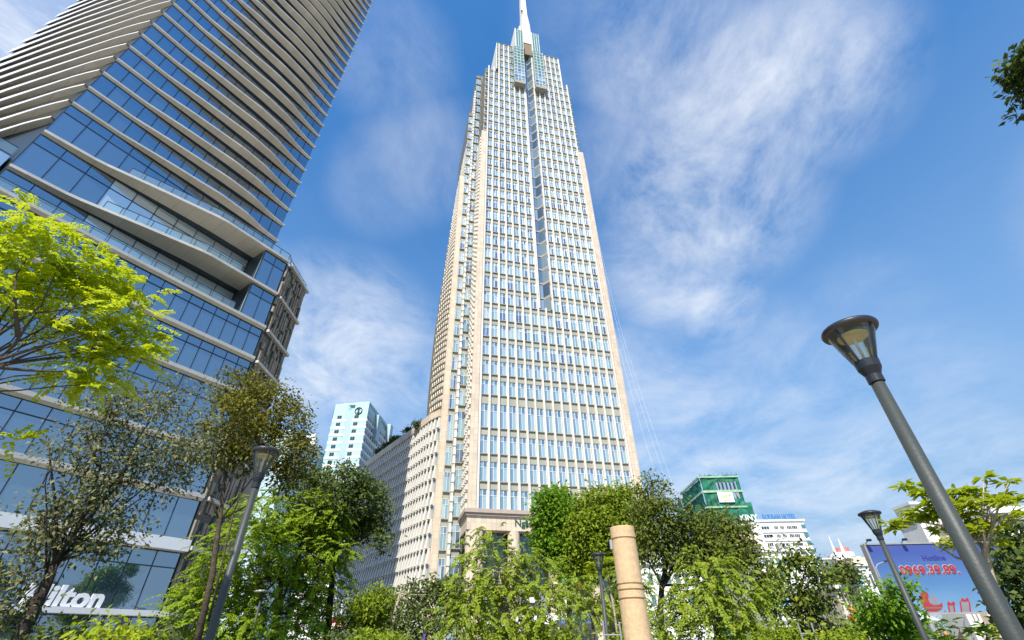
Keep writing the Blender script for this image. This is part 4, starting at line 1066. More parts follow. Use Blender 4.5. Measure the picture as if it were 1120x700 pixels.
# ================================================================== STREET FURNITURE
m_pole = plain('grey_pole_paint', (0.055, 0.062, 0.056), 0.5, 0.35, 3.0, bump=0.08, bscale=50, streak=True)
m_lampd = plain('lamp_dark_metal', (0.025, 0.028, 0.035), 0.4, 0.2, 4)
m_under = plain('lamp_underside', (0.10, 0.06, 0.035), 0.5, 0.2, 8)
m_yel = plain('yellow_reflector', (0.80, 0.56, 0.12), 0.4, 0.1, 6)
m_lglass = clear_glass('lamp_glass', (0.97, 0.93, 0.84), 0.12)
lamp = thing('park_lamp', 'tall grey park lamp with glass cone lantern, nearest, at right in front of the billboard', 'lamp', (0, 0, 0), 'cone lantern park lamps')
Hl = 4.0
b = MB(); b.tube([(0, 0, 0), (0, 0, 1.2), (0, 0, Hl - 0.52)], [0.07, 0.064, 0.052], 20); b.build('pole', m_pole, lamp, smooth=True)
b = MB(); b.lathe((0, 0, 0), [(0.16, 0), (0.16, 0.03), (0.10, 0.05), (0.09, 0.22), (0.076, 0.24)], 20); b.build('base_plate', m_pole, lamp)
b = MB(); b.lathe((0, 0, Hl - 0.56), [(0.057, 0), (0.064, 0.005), (0.064, 0.07), (0.058, 0.075)], 20); b.build('clamp_ring', m_lampd, lamp)
b = MB(); b.lathe((0, 0, Hl - 0.49), [(0.06, 0), (0.092, 0.07), (0.098, 0.14), (0.09, 0.145), (0.0, 0.145)], 24); b.build('collar', m_lampd, lamp, smooth=False)
b = MB(); b.lathe((0, 0, 0), [(0.092, Hl - 0.345), (0.198, Hl - 0.03)], 28); b.build('lantern_glass', m_lglass, lamp, smooth=True)
for k in range(4):
    a = math.radians(20 + 90 * k); b = MB(); b.tube([(0.094 * math.cos(a), 0.094 * math.sin(a), Hl - 0.35), (0.205 * math.cos(a), 0.205 * math.sin(a), Hl - 0.02)], 0.011, 6); b.build('strut', m_lampd, lamp)
b = MB(); b.tube([(0, 0, Hl - 0.35), (0, 0, Hl - 0.06)], 0.013, 8); b.build('stem', m_white, lamp)
b = MB(); b.lathe((0, 0, 0), [(0.0, Hl - 0.10), (0.12, Hl - 0.095), (0.125, Hl - 0.07), (0, Hl - 0.06)], 24); b.build('reflector', m_yel, lamp)
b = MB(); b.lathe((0, 0, 0), [(0.0, Hl - 0.04), (0.205, Hl - 0.04), (0.228, Hl - 0.03)], 32); b.build('cap_underside', m_under, lamp)
b = MB(); b.lathe((0, 0, 0), [(0.228, Hl - 0.03), (0.236, Hl - 0.01), (0.228, Hl + 0.012), (0.12, Hl + 0.05), (0, Hl + 0.06)], 32); b.build('cap', m_lampd, lamp, smooth=True)
LP = [((929, 362), None), ((291, 494), 'tall grey park lamp with glass cone lantern, at left in front of the feathery tree'),
      ((951, 562), 'grey park lamp with glass cone lantern standing before the blue billboard'),
      ((654, 607), 'grey park lamp with glass cone lantern just left of the stone column'),
      ((934.5, 642), 'small distant park lamp with cone lantern in front of the arcade house')]
for k, ((px, py), lab) in enumerate(LP):
    P = atZ(px, py, Hl - 0.01); loc = (float(P[0]), float(P[1]), 0)
    if k == 0: lamp.location = loc; first = lamp
    elif k == 1:                                 # this one is a little taller
        P = atZ(px, py, 4.44); c_ = copy_thing(lamp, (float(P[0]), float(P[1]), 0), lab, rz=0.5); c_.scale = (0.96, 0.96, 4.45 / Hl)
    else: copy_thing(lamp, loc, lab, rz=0.5 * k)
disc = thing('disc_lamp', 'slim park lamp with a flat disc top in front of the bright feathery tree', 'lamp', (0, 0, 0), 'flat disc park lamps')
b = MB(); b.tube([(0, 0, 0), (0, 0, 3.75)], 0.05, 12); b.build('pole', m_pole, disc, smooth=True)
b = MB(); b.lathe((0, 0, 0), [(0.05, 3.7), (0.09, 3.85), (0.11, 3.93), (0.0, 3.93)], 20); b.build('collar', m_pole, disc)
b = MB(); b.lathe((0, 0, 0), [(0.0, 3.94), (0.36, 3.94), (0.38, 3.97), (0.36, 4.02), (0, 4.06)], 28); b.build('disc', plain('lamp_disc', (0.42, 0.40, 0.33), 0.5, 0.1), disc)
P = atZ(287.5, 647, 3.98); disc.location = (float(P[0]), float(P[1]), 0)
P = atZ(621, 667.5, 3.98); copy_thing(disc, (float(P[0]), float(P[1]), 0), 'slim park lamp with a flat disc top in front of the low glass cafe')
# cobra-head street light beside the billboard
P = BBP(966, 641); sl_t = thing('street_light', 'thin street light with a curved arm overlapping the left part of the blue billboard', 'street light', (float(P[0]), Y - 1.5, 0))
xb = float(P[0]); Z = lambda px, py: ray(px, py) * ((Y - 1.5) / ray(px, py)[1]) + CP
b = MB(); pts = [Z(958, 621), Z(959.5, 617.5), Z(963, 615.8), Z(967, 614.5)]
b.tube([(float(pts[0][0]), Y - 1.5, 0)] + [tuple(p) for p in pts], [0.06, 0.045, 0.04, 0.035, 0.03], 8); b.build('pole', m_steel, sl_t)
hp = Z(968.5, 614.2); b = MB(); b.hexa([(hp[0] - 0.1, hp[1] - 0.12, hp[2] - 0.05), (hp[0] + 0.42, hp[1] - 0.14, hp[2] + 0.0), (hp[0] + 0.42, hp[1] + 0.14, hp[2] + 0.0), (hp[0] - 0.1, hp[1] + 0.12, hp[2] - 0.05),
                                         (hp[0] - 0.1, hp[1] - 0.08, hp[2] + 0.06), (hp[0] + 0.38, hp[1] - 0.08, hp[2] + 0.12), (hp[0] + 0.38, hp[1] + 0.08, hp[2] + 0.12), (hp[0] - 0.1, hp[1] + 0.08, hp[2] + 0.06)])
b.build('lamp_head', m_dark, sl_t)

# carved stone column
P = atZ(680, 577, 3.0); pc = (float(P[0]), float(P[1]), 0)
col = thing('stone_column', 'round sandstone park column with carved rings, standing right of centre', 'column', pc)
R = 0.173
prof = [(R * 1.0, 0.0), (R, 2.10), (R * 0.9, 2.105), (R * 0.9, 2.122), (R * 1.0, 2.128), (R, 2.20), (R * 0.9, 2.206), (R * 0.9, 2.222), (R * 1.0, 2.228), (R, 2.27), (R * 0.9, 2.275), (R * 0.9, 2.29), (R * 0.985, 2.296),
        (R * 0.975, 2.83), (R * 0.91, 2.835), (R * 0.91, 2.85), (R * 1.0, 2.856), (R * 0.985, 2.99), (R * 0.96, 3.0), (0, 3.0)]
b = MB(); b.lathe(pc, prof, 48)
m_sand = plain('sandstone', (0.62, 0.435, 0.245), 0.85, 0.12, 18, bump=0.3, bscale=90)
b.build('shaft', m_sand, col)
b = MB(); b.lathe(pc, [(0.34, 0), (0.34, 0.18), (0.3, 0.22), (0.24, 0.24), (0.24, 0.34), (R, 0.36)], 40); b.build('plinth', m_sand, col)
Pq = atZ(666.5, 602, 2.85); b = MB(); b.tube([(pc[0] - R - 0.01, pc[1], 2.72), (pc[0] - R - 0.01, pc[1], 2.84)], 0.022, 8); b.build('socket', m_steel, col)


# pipe frames that prop young trees
def prop_frame(pxs, py, D, label):
    Pa, Pb = atD(pxs[0], py, D), atD(pxs[1], py, D)
    t = thing('tree_prop', label, 'tree prop', (float(Pa[0]), float(Pa[1]), 0), 'pipe frames propping trees')
    for Pp in (Pa, Pb):
        b = MB(); b.tube([(Pp[0], Pp[1], 0), (Pp[0], Pp[1], Pp[2] + 0.25)], 0.02, 8); b.build('post', m_conc, t)
    b = MB(); b.tube([tuple(Pa), tuple(Pb)], 0.017, 8); b.build('crossbar', m_conc, t)


prop_frame((661, 679), 694.5, 13, 'grey pipe frame beside the stone column')
prop_frame((876, 891), 693, 17, 'grey pipe frame under the dark leafy tree right of the white hotel')

# traffic signs
for px, py, D, lab, kind in ((465, 695, 44, 'round blue and red no parking sign on a post below the feathery tree', 0), (444, 690, 40, 'grey rectangular sign with a blue patch left of the round sign', 1)):
    P = atD(px, py, D); t = thing('traffic_sign', lab, 'sign', (float(P[0]), float(P[1]), 0))
    X, Yy, Zc = map(float, P)
    b = MB(); b.tube([(X, Yy + 0.04, 0), (X, Yy + 0.04, Zc + 0.3)], 0.03, 8); b.build('post', m_steel, t)
    if kind == 0:
        for r_, o_2, mm, nm in ((0.3, 0.0, m_red, 'red_rim'), (0.235, 0.012, plain('sign_blue', (0.03, 0.10, 0.42), 0.4, 0.05), 'blue_disc')):
            b = MB(); pts = [(X + r_ * math.cos(a), Zc + r_ * math.sin(a)) for a in np.linspace(0, 2 * math.pi, 29)[:-1]]
            b.face([(x, Yy - o_2 - 0.012, z) for x, z in pts]); b.face([(x, Yy - o_2, z) for x, z in reversed(pts)])
            for (xa, za), (xb_, zb) in zip(pts, pts[1:] + pts[:1]): b.face([(xa, Yy - o_2, za), (xb_, Yy - o_2, zb), (xb_, Yy - o_2 - 0.012, zb), (xa, Yy - o_2 - 0.012, za)])
            b.build(nm, mm, t)
        b = MB(); b.face([(X - 0.125, Yy - 0.028, Zc + 0.09), (X - 0.09, Yy - 0.028, Zc + 0.125), (X + 0.125, Yy - 0.028, Zc - 0.09), (X + 0.09, Yy - 0.028, Zc - 0.125)]); b.build('red_slash', m_red, t)
    else:
        b = MB(); b.hexa([(X - 0.18, Yy - 0.02, Zc - 0.3), (X + 0.18, Yy - 0.02, Zc - 0.3), (X + 0.18, Yy, Zc - 0.3), (X - 0.18, Yy, Zc - 0.3), (X - 0.18, Yy - 0.02, Zc + 0.2), (X + 0.18, Yy - 0.02, Zc + 0.2), (X + 0.18, Yy, Zc + 0.2), (X - 0.18, Yy, Zc + 0.2)]); b.build('panel', m_steel, t)
        b = MB(); b.face([(X - 0.09, Yy - 0.024, Zc - 0.2), (X + 0.1, Yy - 0.024, Zc - 0.2), (X + 0.1, Yy - 0.024, Zc + 0.15), (X - 0.09, Yy - 0.024, Zc + 0.15)]); b.build('blue_patch', bpy.data.materials['sign_blue'], t)

# red sign with white poles at the street
D = 48; P = atD(368.5, 682, D); X, Yy, Zc = map(float, P); k_ = pxpm(P)
t = thing('red_sign', 'red shop sign with white lettering under white poles, left of the curved wing', 'sign', (X, Yy, 0))
RS = lambda s, o, z: (X + s, Yy - o, z); RS.u = (1, 0, 0); RS.n = (0, -1, 0)
b = MB(); b.box(RS, -7.5 / k_, 7.5 / k_, -0.15, 0.1, Zc - 4 / k_, Zc + 4 / k_); b.build('board', m_red, t)
b = MB(); b.tube([RS(-5 / k_, -0.05, 0), RS(-5 / k_, -0.05, Zc - 4 / k_)], 0.07, 8); b.tube([RS(5 / k_, -0.05, 0), RS(5 / k_, -0.05, Zc - 4 / k_)], 0.07, 8); b.build('legs', m_steel, t)
text_mesh('BUGO', RS, -7 / k_, 0.14, Zc - 4.5 / k_, 5 / k_, 0.05, m_white, t, 'lettering', bold=0.02, shear=0.1)
b = MB(); b.box(RS, -15 / k_, -12 / k_, -0.1, 0.1, Zc - 4 / k_, Zc + 3 / k_); b.tube([RS(-13.5 / k_, 0, 0), RS(-13.5 / k_, 0, Zc - 4 / k_)], 0.05, 8)
tag(b.build('red_marker', m_red), 'small red marker post left of the red shop sign', 'marker')
for j, (px0, py0, py1) in enumerate(((356, 679, 660), (362, 679, 655), (366, 678, 661), (371, 678, 656))):
    A = atD(px0 - 1, py0, D); B = atD(px0 + 1.8, py1, D)
    t = thing('flag_pole', ['leftmost, greyest of the white poles above the red shop sign', 'second white pole from the left above the red shop sign', 'third white pole above the red shop sign, the shortest', 'rightmost white pole above the red shop sign'][j], 'pole', (float(A[0]), float(A[1]) + 0.4, 0), 'white poles above the red sign')
    b = MB(); b.tube([(A[0], A[1] + 0.4, 0), (A[0], A[1] + 0.4, B[2])], [0.1, 0.07], 10); b.build('shaft', m_conc if j == 0 else m_white, t)
    b = MB(); b.lathe((A[0], A[1] + 0.4, B[2]), [(0.07, 0), (0.1, 0.04), (0.0, 0.12)], 10); b.build('finial', m_white, t)

# flags by the tower entrance
for px, py0, py1, D, lab, c1, kind in ((612, 662, 626, 40, 'narrow yellow green banner on a tall pole in front of the tower entrance', (0.55, 0.62, 0.05), 0),
                                       (617, 664, 622, 48, 'green and white flag on a pole in front of the tower entrance', (0.02, 0.35, 0.12), 1),
                                       (631, 662, 633, 48, 'small orange red flag on a pole right of the green and white flag', (0.75, 0.14, 0.04), 2)):
    A = atD(px, py0, D); B = atD(px + 1.5, py1, D); X, Yy = float(A[0]), float(A[1]); zt = float(B[2])
    t = thing('flag', lab, 'flag', (X, Yy, 0))
    b = MB(); b.tube([(X, Yy, 0), (X, Yy, zt)], 0.04, 8); b.build('pole', m_steel, t)
    k_ = pxpm(B); b = MB(); w, h = (4 / k_, 26 / k_) if kind == 0 else ((14 / k_, 12 / k_) if kind == 1 else (6 / k_, 8 / k_))
    nseg = 6
    for i in range(nseg):
        for j in range(nseg):
            def q(i, j): u_, v_ = i / nseg, j / nseg; return (X + 0.04 + w * u_, Yy + 0.18 * math.sin(5 * u_ + 2 * v_), zt - 0.05 - h * v_ - 0.35 * h * u_ * u_ * (kind > 0))
            b.face([q(i, j), q(i, j + 1), q(i + 1, j + 1), q(i + 1, j)], 1 if kind == 1 and 1 <= i <= 2 else 0)
    b.build('cloth', [plain('flag_cloth', c1, 0.7, 0.1), m_white], t)

# truss canopy and striped awning across the street, lanterns below
P0, P1_ = atD(836, 666, 44), atD(888, 664, 44); z0 = float(P0[2]); X0, X1, Yy = float(P0[0]), float(P1_[0]), float(P0[1])
t = thing('truss_canopy', 'white steel truss canopy between the feathery tree and the dark leafy tree', 'canopy', (X0, Yy, 0))
TR = lambda s, o, z: (X0 + s, Yy - o, z); Lw = X1 - X0
b = MB(); b.box(TR, 0, Lw, -0.1, 0.1, z0 - 0.08, z0 + 0.08); b.build('top_chord', m_white, t)
b = MB(); b.box(TR, 0, Lw, -0.1, 0.1, z0 - 0.75, z0 - 0.58); b.build('bottom_chord', m_white, t)
for k in range(7):
    b = MB(); b.tube([TR(Lw * k / 7, 0, z0 - 0.6), TR(Lw * (k + 0.5) / 7, 0, z0), TR(Lw * (k + 1) / 7, 0, z0 - 0.6)], 0.05, 6); b.build('web_bar', m_white, t)
b = MB(); b.box(TR, 0, Lw, -4, 0.3, z0 - 1.5, z0 - 1.05); b.build('fascia', m_white, t)
for k in range(3):
    b = MB(); b.tube([TR(Lw * (0.05 + 0.45 * k), -0.2, 0), TR(Lw * (0.05 + 0.45 * k), -0.2, z0 - 0.76)], 0.09, 8); b.build('post', m_white, t)
P0, P1_ = atD(1003, 681, 31), atD(1050, 679, 31); X0, X1, Yy, z0 = float(P0[0]), float(P1_[0]), float(P0[1]), float(P0[2])
t = thing('metal_awning', 'white ribbed metal awning roof under the blue billboard', 'awning', (X0, Yy, 0))
TR2 = lambda s, o, z: (X0 + s, Yy - o, z); Lw = X1 - X0
b = MB(); nr = 30
for k in range(nr):
    s0, s1 = Lw * k / nr, Lw * (k + 1) / nr; dz = 0.05 if k % 2 else 0.0
    b.hexa([TR2(s0, 0.0, z0 + dz), TR2(s1, 0.0, z0 + dz), TR2(s1, -2.2, z0 + 0.55 + dz), TR2(s0, -2.2, z0 + 0.55 + dz), TR2(s0, 0, z0 + 0.04 + dz), TR2(s1, 0, z0 + 0.04 + dz), TR2(s1, -2.2, z0 + 0.6 + dz), TR2(s0, -2.2, z0 + 0.6 + dz)])
b.build('roof', m_white, t)
for k in range(3):
    b = MB(); b.tube([TR2(Lw * (0.04 + 0.46 * k), -0.1, 0), TR2(Lw * (0.04 + 0.46 * k), -0.1, z0)], 0.05, 8); b.build('post', m_steel, t)
b = MB(); b.box(TR2, 0.1, Lw - 0.1, -2.3, -2.1, 0, z0 + 0.4); b.build('back_wall', m_dark, t)
# dark stall with hanging lanterns
P0, P1_ = atD(886, 687, 23), atD(1040, 684, 23); X0, X1, Yy, z0 = float(P0[0]), float(P1_[0]), float(P0[1]), float(P0[2])
t = thing('market_stall', 'dark open stall roof with hanging lanterns across the path', 'stall', (X0, Yy, 0))
TR3 = lambda s, o, z: (X0 + s, Yy - o, z); Lw = X1 - X0
b = MB(); b.box(TR3, 0, Lw, -2.4, 0, z0, z0 + 0.08); b.build('roof', m_dark, t)
b = MB(); b.box(TR3, 0, Lw, -2.5, -2.42, 0, z0); b.build('back_wall', m_dark, t)
for k in range(5):
    b = MB(); b.tube([TR3(Lw * k / 4, -0.08, 0), TR3(Lw * k / 4, -0.08, z0)], 0.05, 8); b.build('post', m_dark, t)
m_ter = plain('orange_paper', (0.62, 0.26, 0.07), 0.6, 0.15, 6)
lan0 = None
for px in (899, 905.5, 921, 933, 939.5, 946.5, 951, 1026, 1034):
    P = atD(px, 693, 22.8); zc = float(P[2])
    if lan0 is None:
        lan0 = thing('hanging_lantern', 'small orange lantern hanging in the dark stall', 'lantern', (0, 0, 0), 'orange lanterns in the dark stall')
        b = MB(); b.lathe((0, 0, 0), [(0.02, -0.07), (0.05, -0.05), (0.06, 0.0), (0.04, 0.05), (0.02, 0.08)], 12); b.build('shade', m_ter, lan0, smooth=True)
        b = MB(); b.tube([(0, 0, 0.1), (0, 0, 0.3)], 0.008, 5); b.build('cord', m_steel, lan0)
        lan0.location = (float(P[0]), float(P[1]), zc)
    else: copy_thing(lan0, (float(P[0]), float(P[1]), zc), lan0['label'])
# red paper decoration
P = atD(934, 670, 40); t = thing('red_decoration', 'bright red and orange paper decoration hanging under the arcade house', 'decoration', tuple(map(float, P)))
for dx, dz, r_, mm in ((0.0, 0.15, 0.26, m_ter), (-0.25, -0.35, 0.24, m_red), (0.25, -0.2, 0.2, m_ter)):
    b = MB(); b.lathe((P[0] + dx, P[1], P[2] + dz), [(0.02, -r_), (r_ * .8, -r_ * .5), (r_, 0), (r_ * .8, r_ * .5), (0.02, r_)], 10); b.build('paper_ball', mm, t)
b = MB(); b.tube([(P[0] - .25, P[1], P[2] - .1), (P[0] - .25, P[1], P[2] + 1.6)], 0.01, 5); b.tube([(P[0], P[1], P[2] + .35), (P[0], P[1], P[2] + 1.6)], 0.01, 5); b.build('cord', m_steel, t)


# ================================================================== VEGETATION
def unit(n):
    v = rng.normal(size=(n, 3)); return v / np.linalg.norm(v, axis=1, keepdims=True)


def leaf_quads(c, d, up, L_, W_):
    """one folded leaf per row: base c, axis d, blade normal about up"""
    t = np.cross(d, up); t /= (np.linalg.norm(t, axis=1, keepdims=True) + 1e-9)
    nrm = np.cross(t, d)
    L_ = np.broadcast_to(L_, (len(c),))[:, None]; W_ = np.broadcast_to(W_, (len(c),))[:, None]
    v = np.stack([c, c + d * L_ * 0.45 - t * W_ * 0.5 + nrm * W_ * 0.18, c + d * L_ - nrm * L_ * 0.12, c + d * L_ * 0.45 + t * W_ * 0.5 + nrm * W_ * 0.18], 1)
    return v.reshape(-1, 3)


def quads_obj(name, V_, mat, parent, og):
    n = len(V_) // 4; me = bpy.data.meshes.new(name)
    V_ = V_ - np.array(og)
    me.vertices.add(len(V_)); me.vertices.foreach_set('co', V_.astype(np.float32).ravel())
    me.loops.add(n * 4); me.loops.foreach_set('vertex_index', np.arange(n * 4, dtype=np.int32))
    me.polygons.add(n); me.polygons.foreach_set('loop_start', np.arange(0, n * 4, 4, dtype=np.int32)); me.polygons.foreach_set('loop_total', np.full(n, 4, np.int32))
    me.materials.append(mat); me.update(calc_edges=True); me.validate()
    o = bpy.data.objects.new(name, me); COL.objects.link(o)
    if parent: o.parent = parent
    return o


def nz3(P, s, seed):
    return np.array([mnoise.noise(Vector((p[0] * s + seed, p[1] * s - seed, p[2] * s + 2 * seed))) for p in P])


def fol_broad(C, R, nclump, nleaf, cl, L_, W_, seed, gap=-0.15, droop=0.25, shell=0.45):
    d = unit(nclump); rr_ = (shell + (1 - shell) * rng.random(nclump) ** 0.6)[:, None]
    P = C + d * rr_ * R * (0.85 + 0.3 * rng.random((nclump, 1)))
    P = P[nz3(P, 2.3 / max(R), seed) > gap]
    if not len(P): return np.zeros((0, 3)), P
    c = np.repeat(P, nleaf, 0); off = rng.normal(size=(len(c), 3)) * cl * np.array([1, 1, 0.7]); c = c + off
    o = off / (np.linalg.norm(off, axis=1, keepdims=True) + 1e-6)
    ax = o * 0.8 + rng.normal(size=c.shape) * 0.55; ax[:, 2] -= droop; ax /= np.linalg.norm(ax, axis=1, keepdims=True)
    up = rng.normal(size=c.shape) * 0.45 + o * 0.35 + np.array([-0.12, -0.5, 0.75])
    s = rng.uniform(0.7, 1.25, len(c))
    return leaf_quads(c, ax, up, L_ * s, W_ * s), P


def fol_frond(C, R, nfr, flen, npair, L_, W_, seed, gap=-0.2, droop=0.9, shell=0.3):
    d = unit(nfr); P = C + d * (shell + (1 - shell) * rng.random((nfr, 1)) ** 0.6) * R
    k = nz3(P, 1.5 / max(R), seed) > gap; P = P[k]; d = d[k]
    n = len(P)
    if not n: return np.zeros((0, 3)), P
    ax = d * np.array([1, 1, 0.5]) + rng.normal(size=(n, 3)) * 0.5; ax[:, 2] += 0.1; ax /= np.linalg.norm(ax, axis=1, keepdims=True)
    Ls = flen * rng.uniform(0.6, 1.3, (n, 1)); out = []
    for i in range(npair):
        t = (i + 0.5) / npair
        pt = P + ax * Ls * t + np.array([0, 0, -1]) * (droop * Ls * t * t * 0.6)
        dr = ax + np.array([0, 0, -1]) * (droop * 1.2 * t); dr /= np.linalg.norm(dr, axis=1, keepdims=True)
        sd = np.cross(dr, np.array([0, 0, 1.0])) + rng.normal(size=(n, 3)) * 0.15; sd /= np.linalg.norm(sd, axis=1, keepdims=True)
        up = np.cross(sd, dr)
        up[up[:, 2] < 0] *= -1
        up = up + rng.normal(size=(n, 3)) * 0.25 + np.array([-0.1, -0.45, 0.2])
        for sgn in (1, -1):
            a = sd * sgn * 0.85 + dr * 0.5; a[:, 2] -= 0.15; a /= np.linalg.norm(a, axis=1, keepdims=True)
            out.append(leaf_quads(pt, a, up, L_ * (1 - 0.5 * t) * rng.uniform(0.8, 1.2, n), W_))
    return np.concatenate(out), P


def fol_rosette(C, R, nros, nleaf, L_, W_):
    P = C + unit(nros) * rng.random((nros, 1)) ** 0.5 * R
    c = np.repeat(P, nleaf, 0); n = len(c); an = rng.uniform(0, 2 * math.pi, n)
    ax = np.stack([np.cos(an), np.sin(an), rng.uniform(-0.35, 0.45, n)], 1); ax /= np.linalg.norm(ax, axis=1, keepdims=True)
    up = rng.normal(size=c.shape) * 0.25 + np.array([0, 0, 1.0]); s = rng.uniform(0.6, 1.15, n)
    return leaf_quads(c + ax * 0.03, ax, up, L_ * s, W_ * s), P


def tree(name, label, D, blobs, style, mat, bark, trunk, tr, par, cat='tree', branch=0.35, twigs=2, dz=0.9, group=None, base=None, limbs=(), limbr=0.36):
    """blobs: (px, py, rx, ry) crown masses seen in the photograph, at distance D; trunk: points (px, py) from the ground up"""
    seed = random.random() * 50
    b0 = atD(*trunk[0], D) if base is None else np.array(base); gx, gy = float(b0[0]), float(b0[1])
    t = thing(name, label, cat, (gx, gy, 0), group)
    tp = [(gx, gy, 0)] + [tuple(atD(x, y, D)) for x, y in (trunk[1:] if base is None else trunk)]
    b = MB(); rad = list(np.linspace(tr, tr * 0.55, len(tp))); rad[0] *= 1.25
    b.tube(tp, rad, 9); top = np.array(tp[-1]); mid = np.array(tp[max(1, len(tp) - 2)])
    VV = []
    lb = MB()
    for lp in limbs:
        q = [atD(x, y, D - 0.3) for x, y in lp]
        lb.tube([tuple(p) for p in q], list(np.linspace(tr * limbr, tr * limbr * 0.2, len(q))), 7)
    for (px, py, rx, ry) in blobs:
        dd = D + rng.uniform(-1, 1) * 0.04 * D
        C = atD(px, py, dd); k = pxpm(C); R_ = np.array([rx / k, max(rx, ry) * dz / k, ry / k])
        area = rx * ry / (k * k)
        f = style(C, R_, area, seed); VV.append(f[0]); pts = f[1]
        if branch:
            st = top if rng.random() < 0.6 else mid
            m_ = (st + C) / 2 + rng.normal(size=3) * 0.06 * np.linalg.norm(C - st) + np.array([0, 0, 0.05 * np.linalg.norm(C - st)])
            r0 = tr * branch
            lb.tube([tuple(st), tuple(st * 0.6 + m_ * 0.4), tuple(m_), tuple((m_ + C) / 2 + rng.normal(size=3) * 0.05), tuple(C)], [r0, r0 * 0.85, r0 * 0.65, r0 * 0.45, r0 * 0.28], 6)
            if len(pts):
                for q in pts[rng.integers(0, len(pts), int(twigs * max(1, min(6, area))))]:
                    s_ = (m_ + C) / 2 if rng.random() < 0.5 else C
                    lb.tube([tuple(s_), tuple((s_ + q) / 2 + rng.normal(size=3) * 0.08), tuple(q)], [r0 * 0.3, r0 * 0.2, r0 * 0.08], 4, cap=False)
    b.build('trunk', bark, t, smooth=True)
    if lb.v: lb.build('branches', bark, t, smooth=True)
    V_ = np.concatenate(VV)
    quads_obj('crown', V_, mat, t, (gx, gy, 0))
    return t


def broad(dens, nleaf, cl, L_, W_, gap=-0.15, droop=0.25, shell=0.45):
    return lambda C, R, area, seed: fol_broad(C, R, max(5, int(7 * dens * area)), int(nleaf * 1.5), cl * 1.05, L_ * 1.12, W_ * 1.2, seed, gap, droop, shell)


def frond(dens, flen, npair, L_, W_, gap=-0.2, droop=0.9, shell=0.3):
    return lambda C, R, area, seed: fol_frond(C, R, max(5, int(6.5 * dens * area)), flen, npair, L_ * 1.25, W_ * 1.5, seed, gap, droop, shell)


def rosette(dens, nleaf, L_, W_):
    return lambda C, R, area, seed: fol_rosette(C, R, max(2, int(2.6 * dens * area)), nleaf, L_, W_)


lf_lime = leafmat('lime_leaf', (0.26, 0.36, 0.008), (0.58, 0.64, 0.03), 0.42, (0.66, 0.74, 0.015))
lf_grey = leafmat('grey_olive_leaf', (0.09, 0.105, 0.03), (0.29, 0.28, 0.115), 0.25, None, 0.6, 0.18)
lf_olive = leafmat('olive_leaf', (0.08, 0.085, 0.01), (0.27, 0.25, 0.03), 0.3, None, 0.6, 0.18)
lf_dark = leafmat('dark_leaf', (0.035, 0.065, 0.015), (0.15, 0.19, 0.035), 0.25, None, 0.6, 0.18)
lf_feath = leafmat('feather_leaf', (0.17, 0.26, 0.012), (0.38, 0.50, 0.035), 0.45)
lf_feath2 = leafmat('feather_leaf_olive', (0.17, 0.24, 0.015), (0.38, 0.46, 0.05), 0.42)
lf_bright = leafmat('bright_leaf', (0.065, 0.16, 0.008), (0.22, 0.37, 0.02), 0.38)
lf_mid = leafmat('mid_leaf', (0.12, 0.19, 0.01), (0.34, 0.41, 0.03), 0.38)
lf_deep = leafmat('deep_green_leaf', (0.045, 0.07, 0.01), (0.20, 0.235, 0.03), 0.28, None, 0.6, 0.18)
lf_yel = leafmat('yellow_leaf', (0.24, 0.32, 0.015), (0.42, 0.48, 0.03), 0.4, (0.5, 0.58, 0.02))

tree('lime_tree', 'near tree with glowing lime green layered foliage reaching in from the left edge', 7.2,
     [(5, 245, 50, 25), (45, 240, 28, 12), (60, 285, 55, 20), (15, 285, 40, 30), (100, 300, 40, 18), (130, 312, 38, 16), (155, 325, 20, 10), (70, 318, 55, 20), (20, 325, 35, 14), (120, 345, 45, 20),
      (100, 370, 35, 18), (150, 372, 30, 20), (165, 385, 16, 14), (130, 395, 35, 14), (95, 405, 38, 14), (75, 415, 25, 12), (110, 420, 25, 12), (60, 368, 22, 5), (40, 348, 20, 5), (5, 480, 20, 7), (-40, 300, 60, 70)],
     frond(85, 0.30, 8, 0.068, 0.031, gap=-0.18, droop=0.5, shell=0.1), lf_lime, m_bark, [(-95, 690), (-92, 560), (-75, 470), (-60, 430), (-40, 405)], 0.13, 0, branch=0.1, twigs=2, dz=0.8, limbr=0.2,
     limbs=[[(-45, 410), (-10, 400), (15, 378), (28, 358), (40, 342), (80, 338), (95, 335)], [(-40, 405), (0, 393), (40, 380), (78, 370), (110, 360)], [(-45, 410), (0, 402), (30, 405), (60, 406), (90, 408)], [(20, 368), (17, 340), (16, 318), (20, 290)], [(-40, 405), (-5, 368), (20, 352), (45, 335), (60, 300)]])
tree('sparse_tree', 'thin grey leaved tree with dark leaning trunk in front of the white entrance letters', 17,
     [(130, 445, 55, 28), (185, 440, 38, 28), (100, 480, 40, 30), (165, 490, 50, 35), (120, 525, 60, 35), (90, 562, 60, 32), (55, 590, 50, 28), (130, 580, 32, 25), (110, 600, 28, 18), (20, 635, 30, 35), (8, 670, 28, 28), (200, 510, 30, 38), (215, 478, 25, 30), (56, 497, 10, 22), (45, 560, 25, 14)],
     broad(17, 9, 0.17, 0.115, 0.055, gap=-0.08, shell=0.1), lf_grey, m_barkd, [(22, 706), (34, 672), (50, 640), (60, 615)], 0.17, 0, branch=0.16, twigs=5, limbr=0.3,
     limbs=[[(60, 615), (62, 560), (56, 515), (53, 482)], [(60, 615), (95, 560), (110, 510), (112, 470)], [(75, 590), (130, 530), (150, 480), (178, 442)], [(108, 510), (100, 490), (95, 475)], [(95, 560), (150, 500), (200, 490)]])
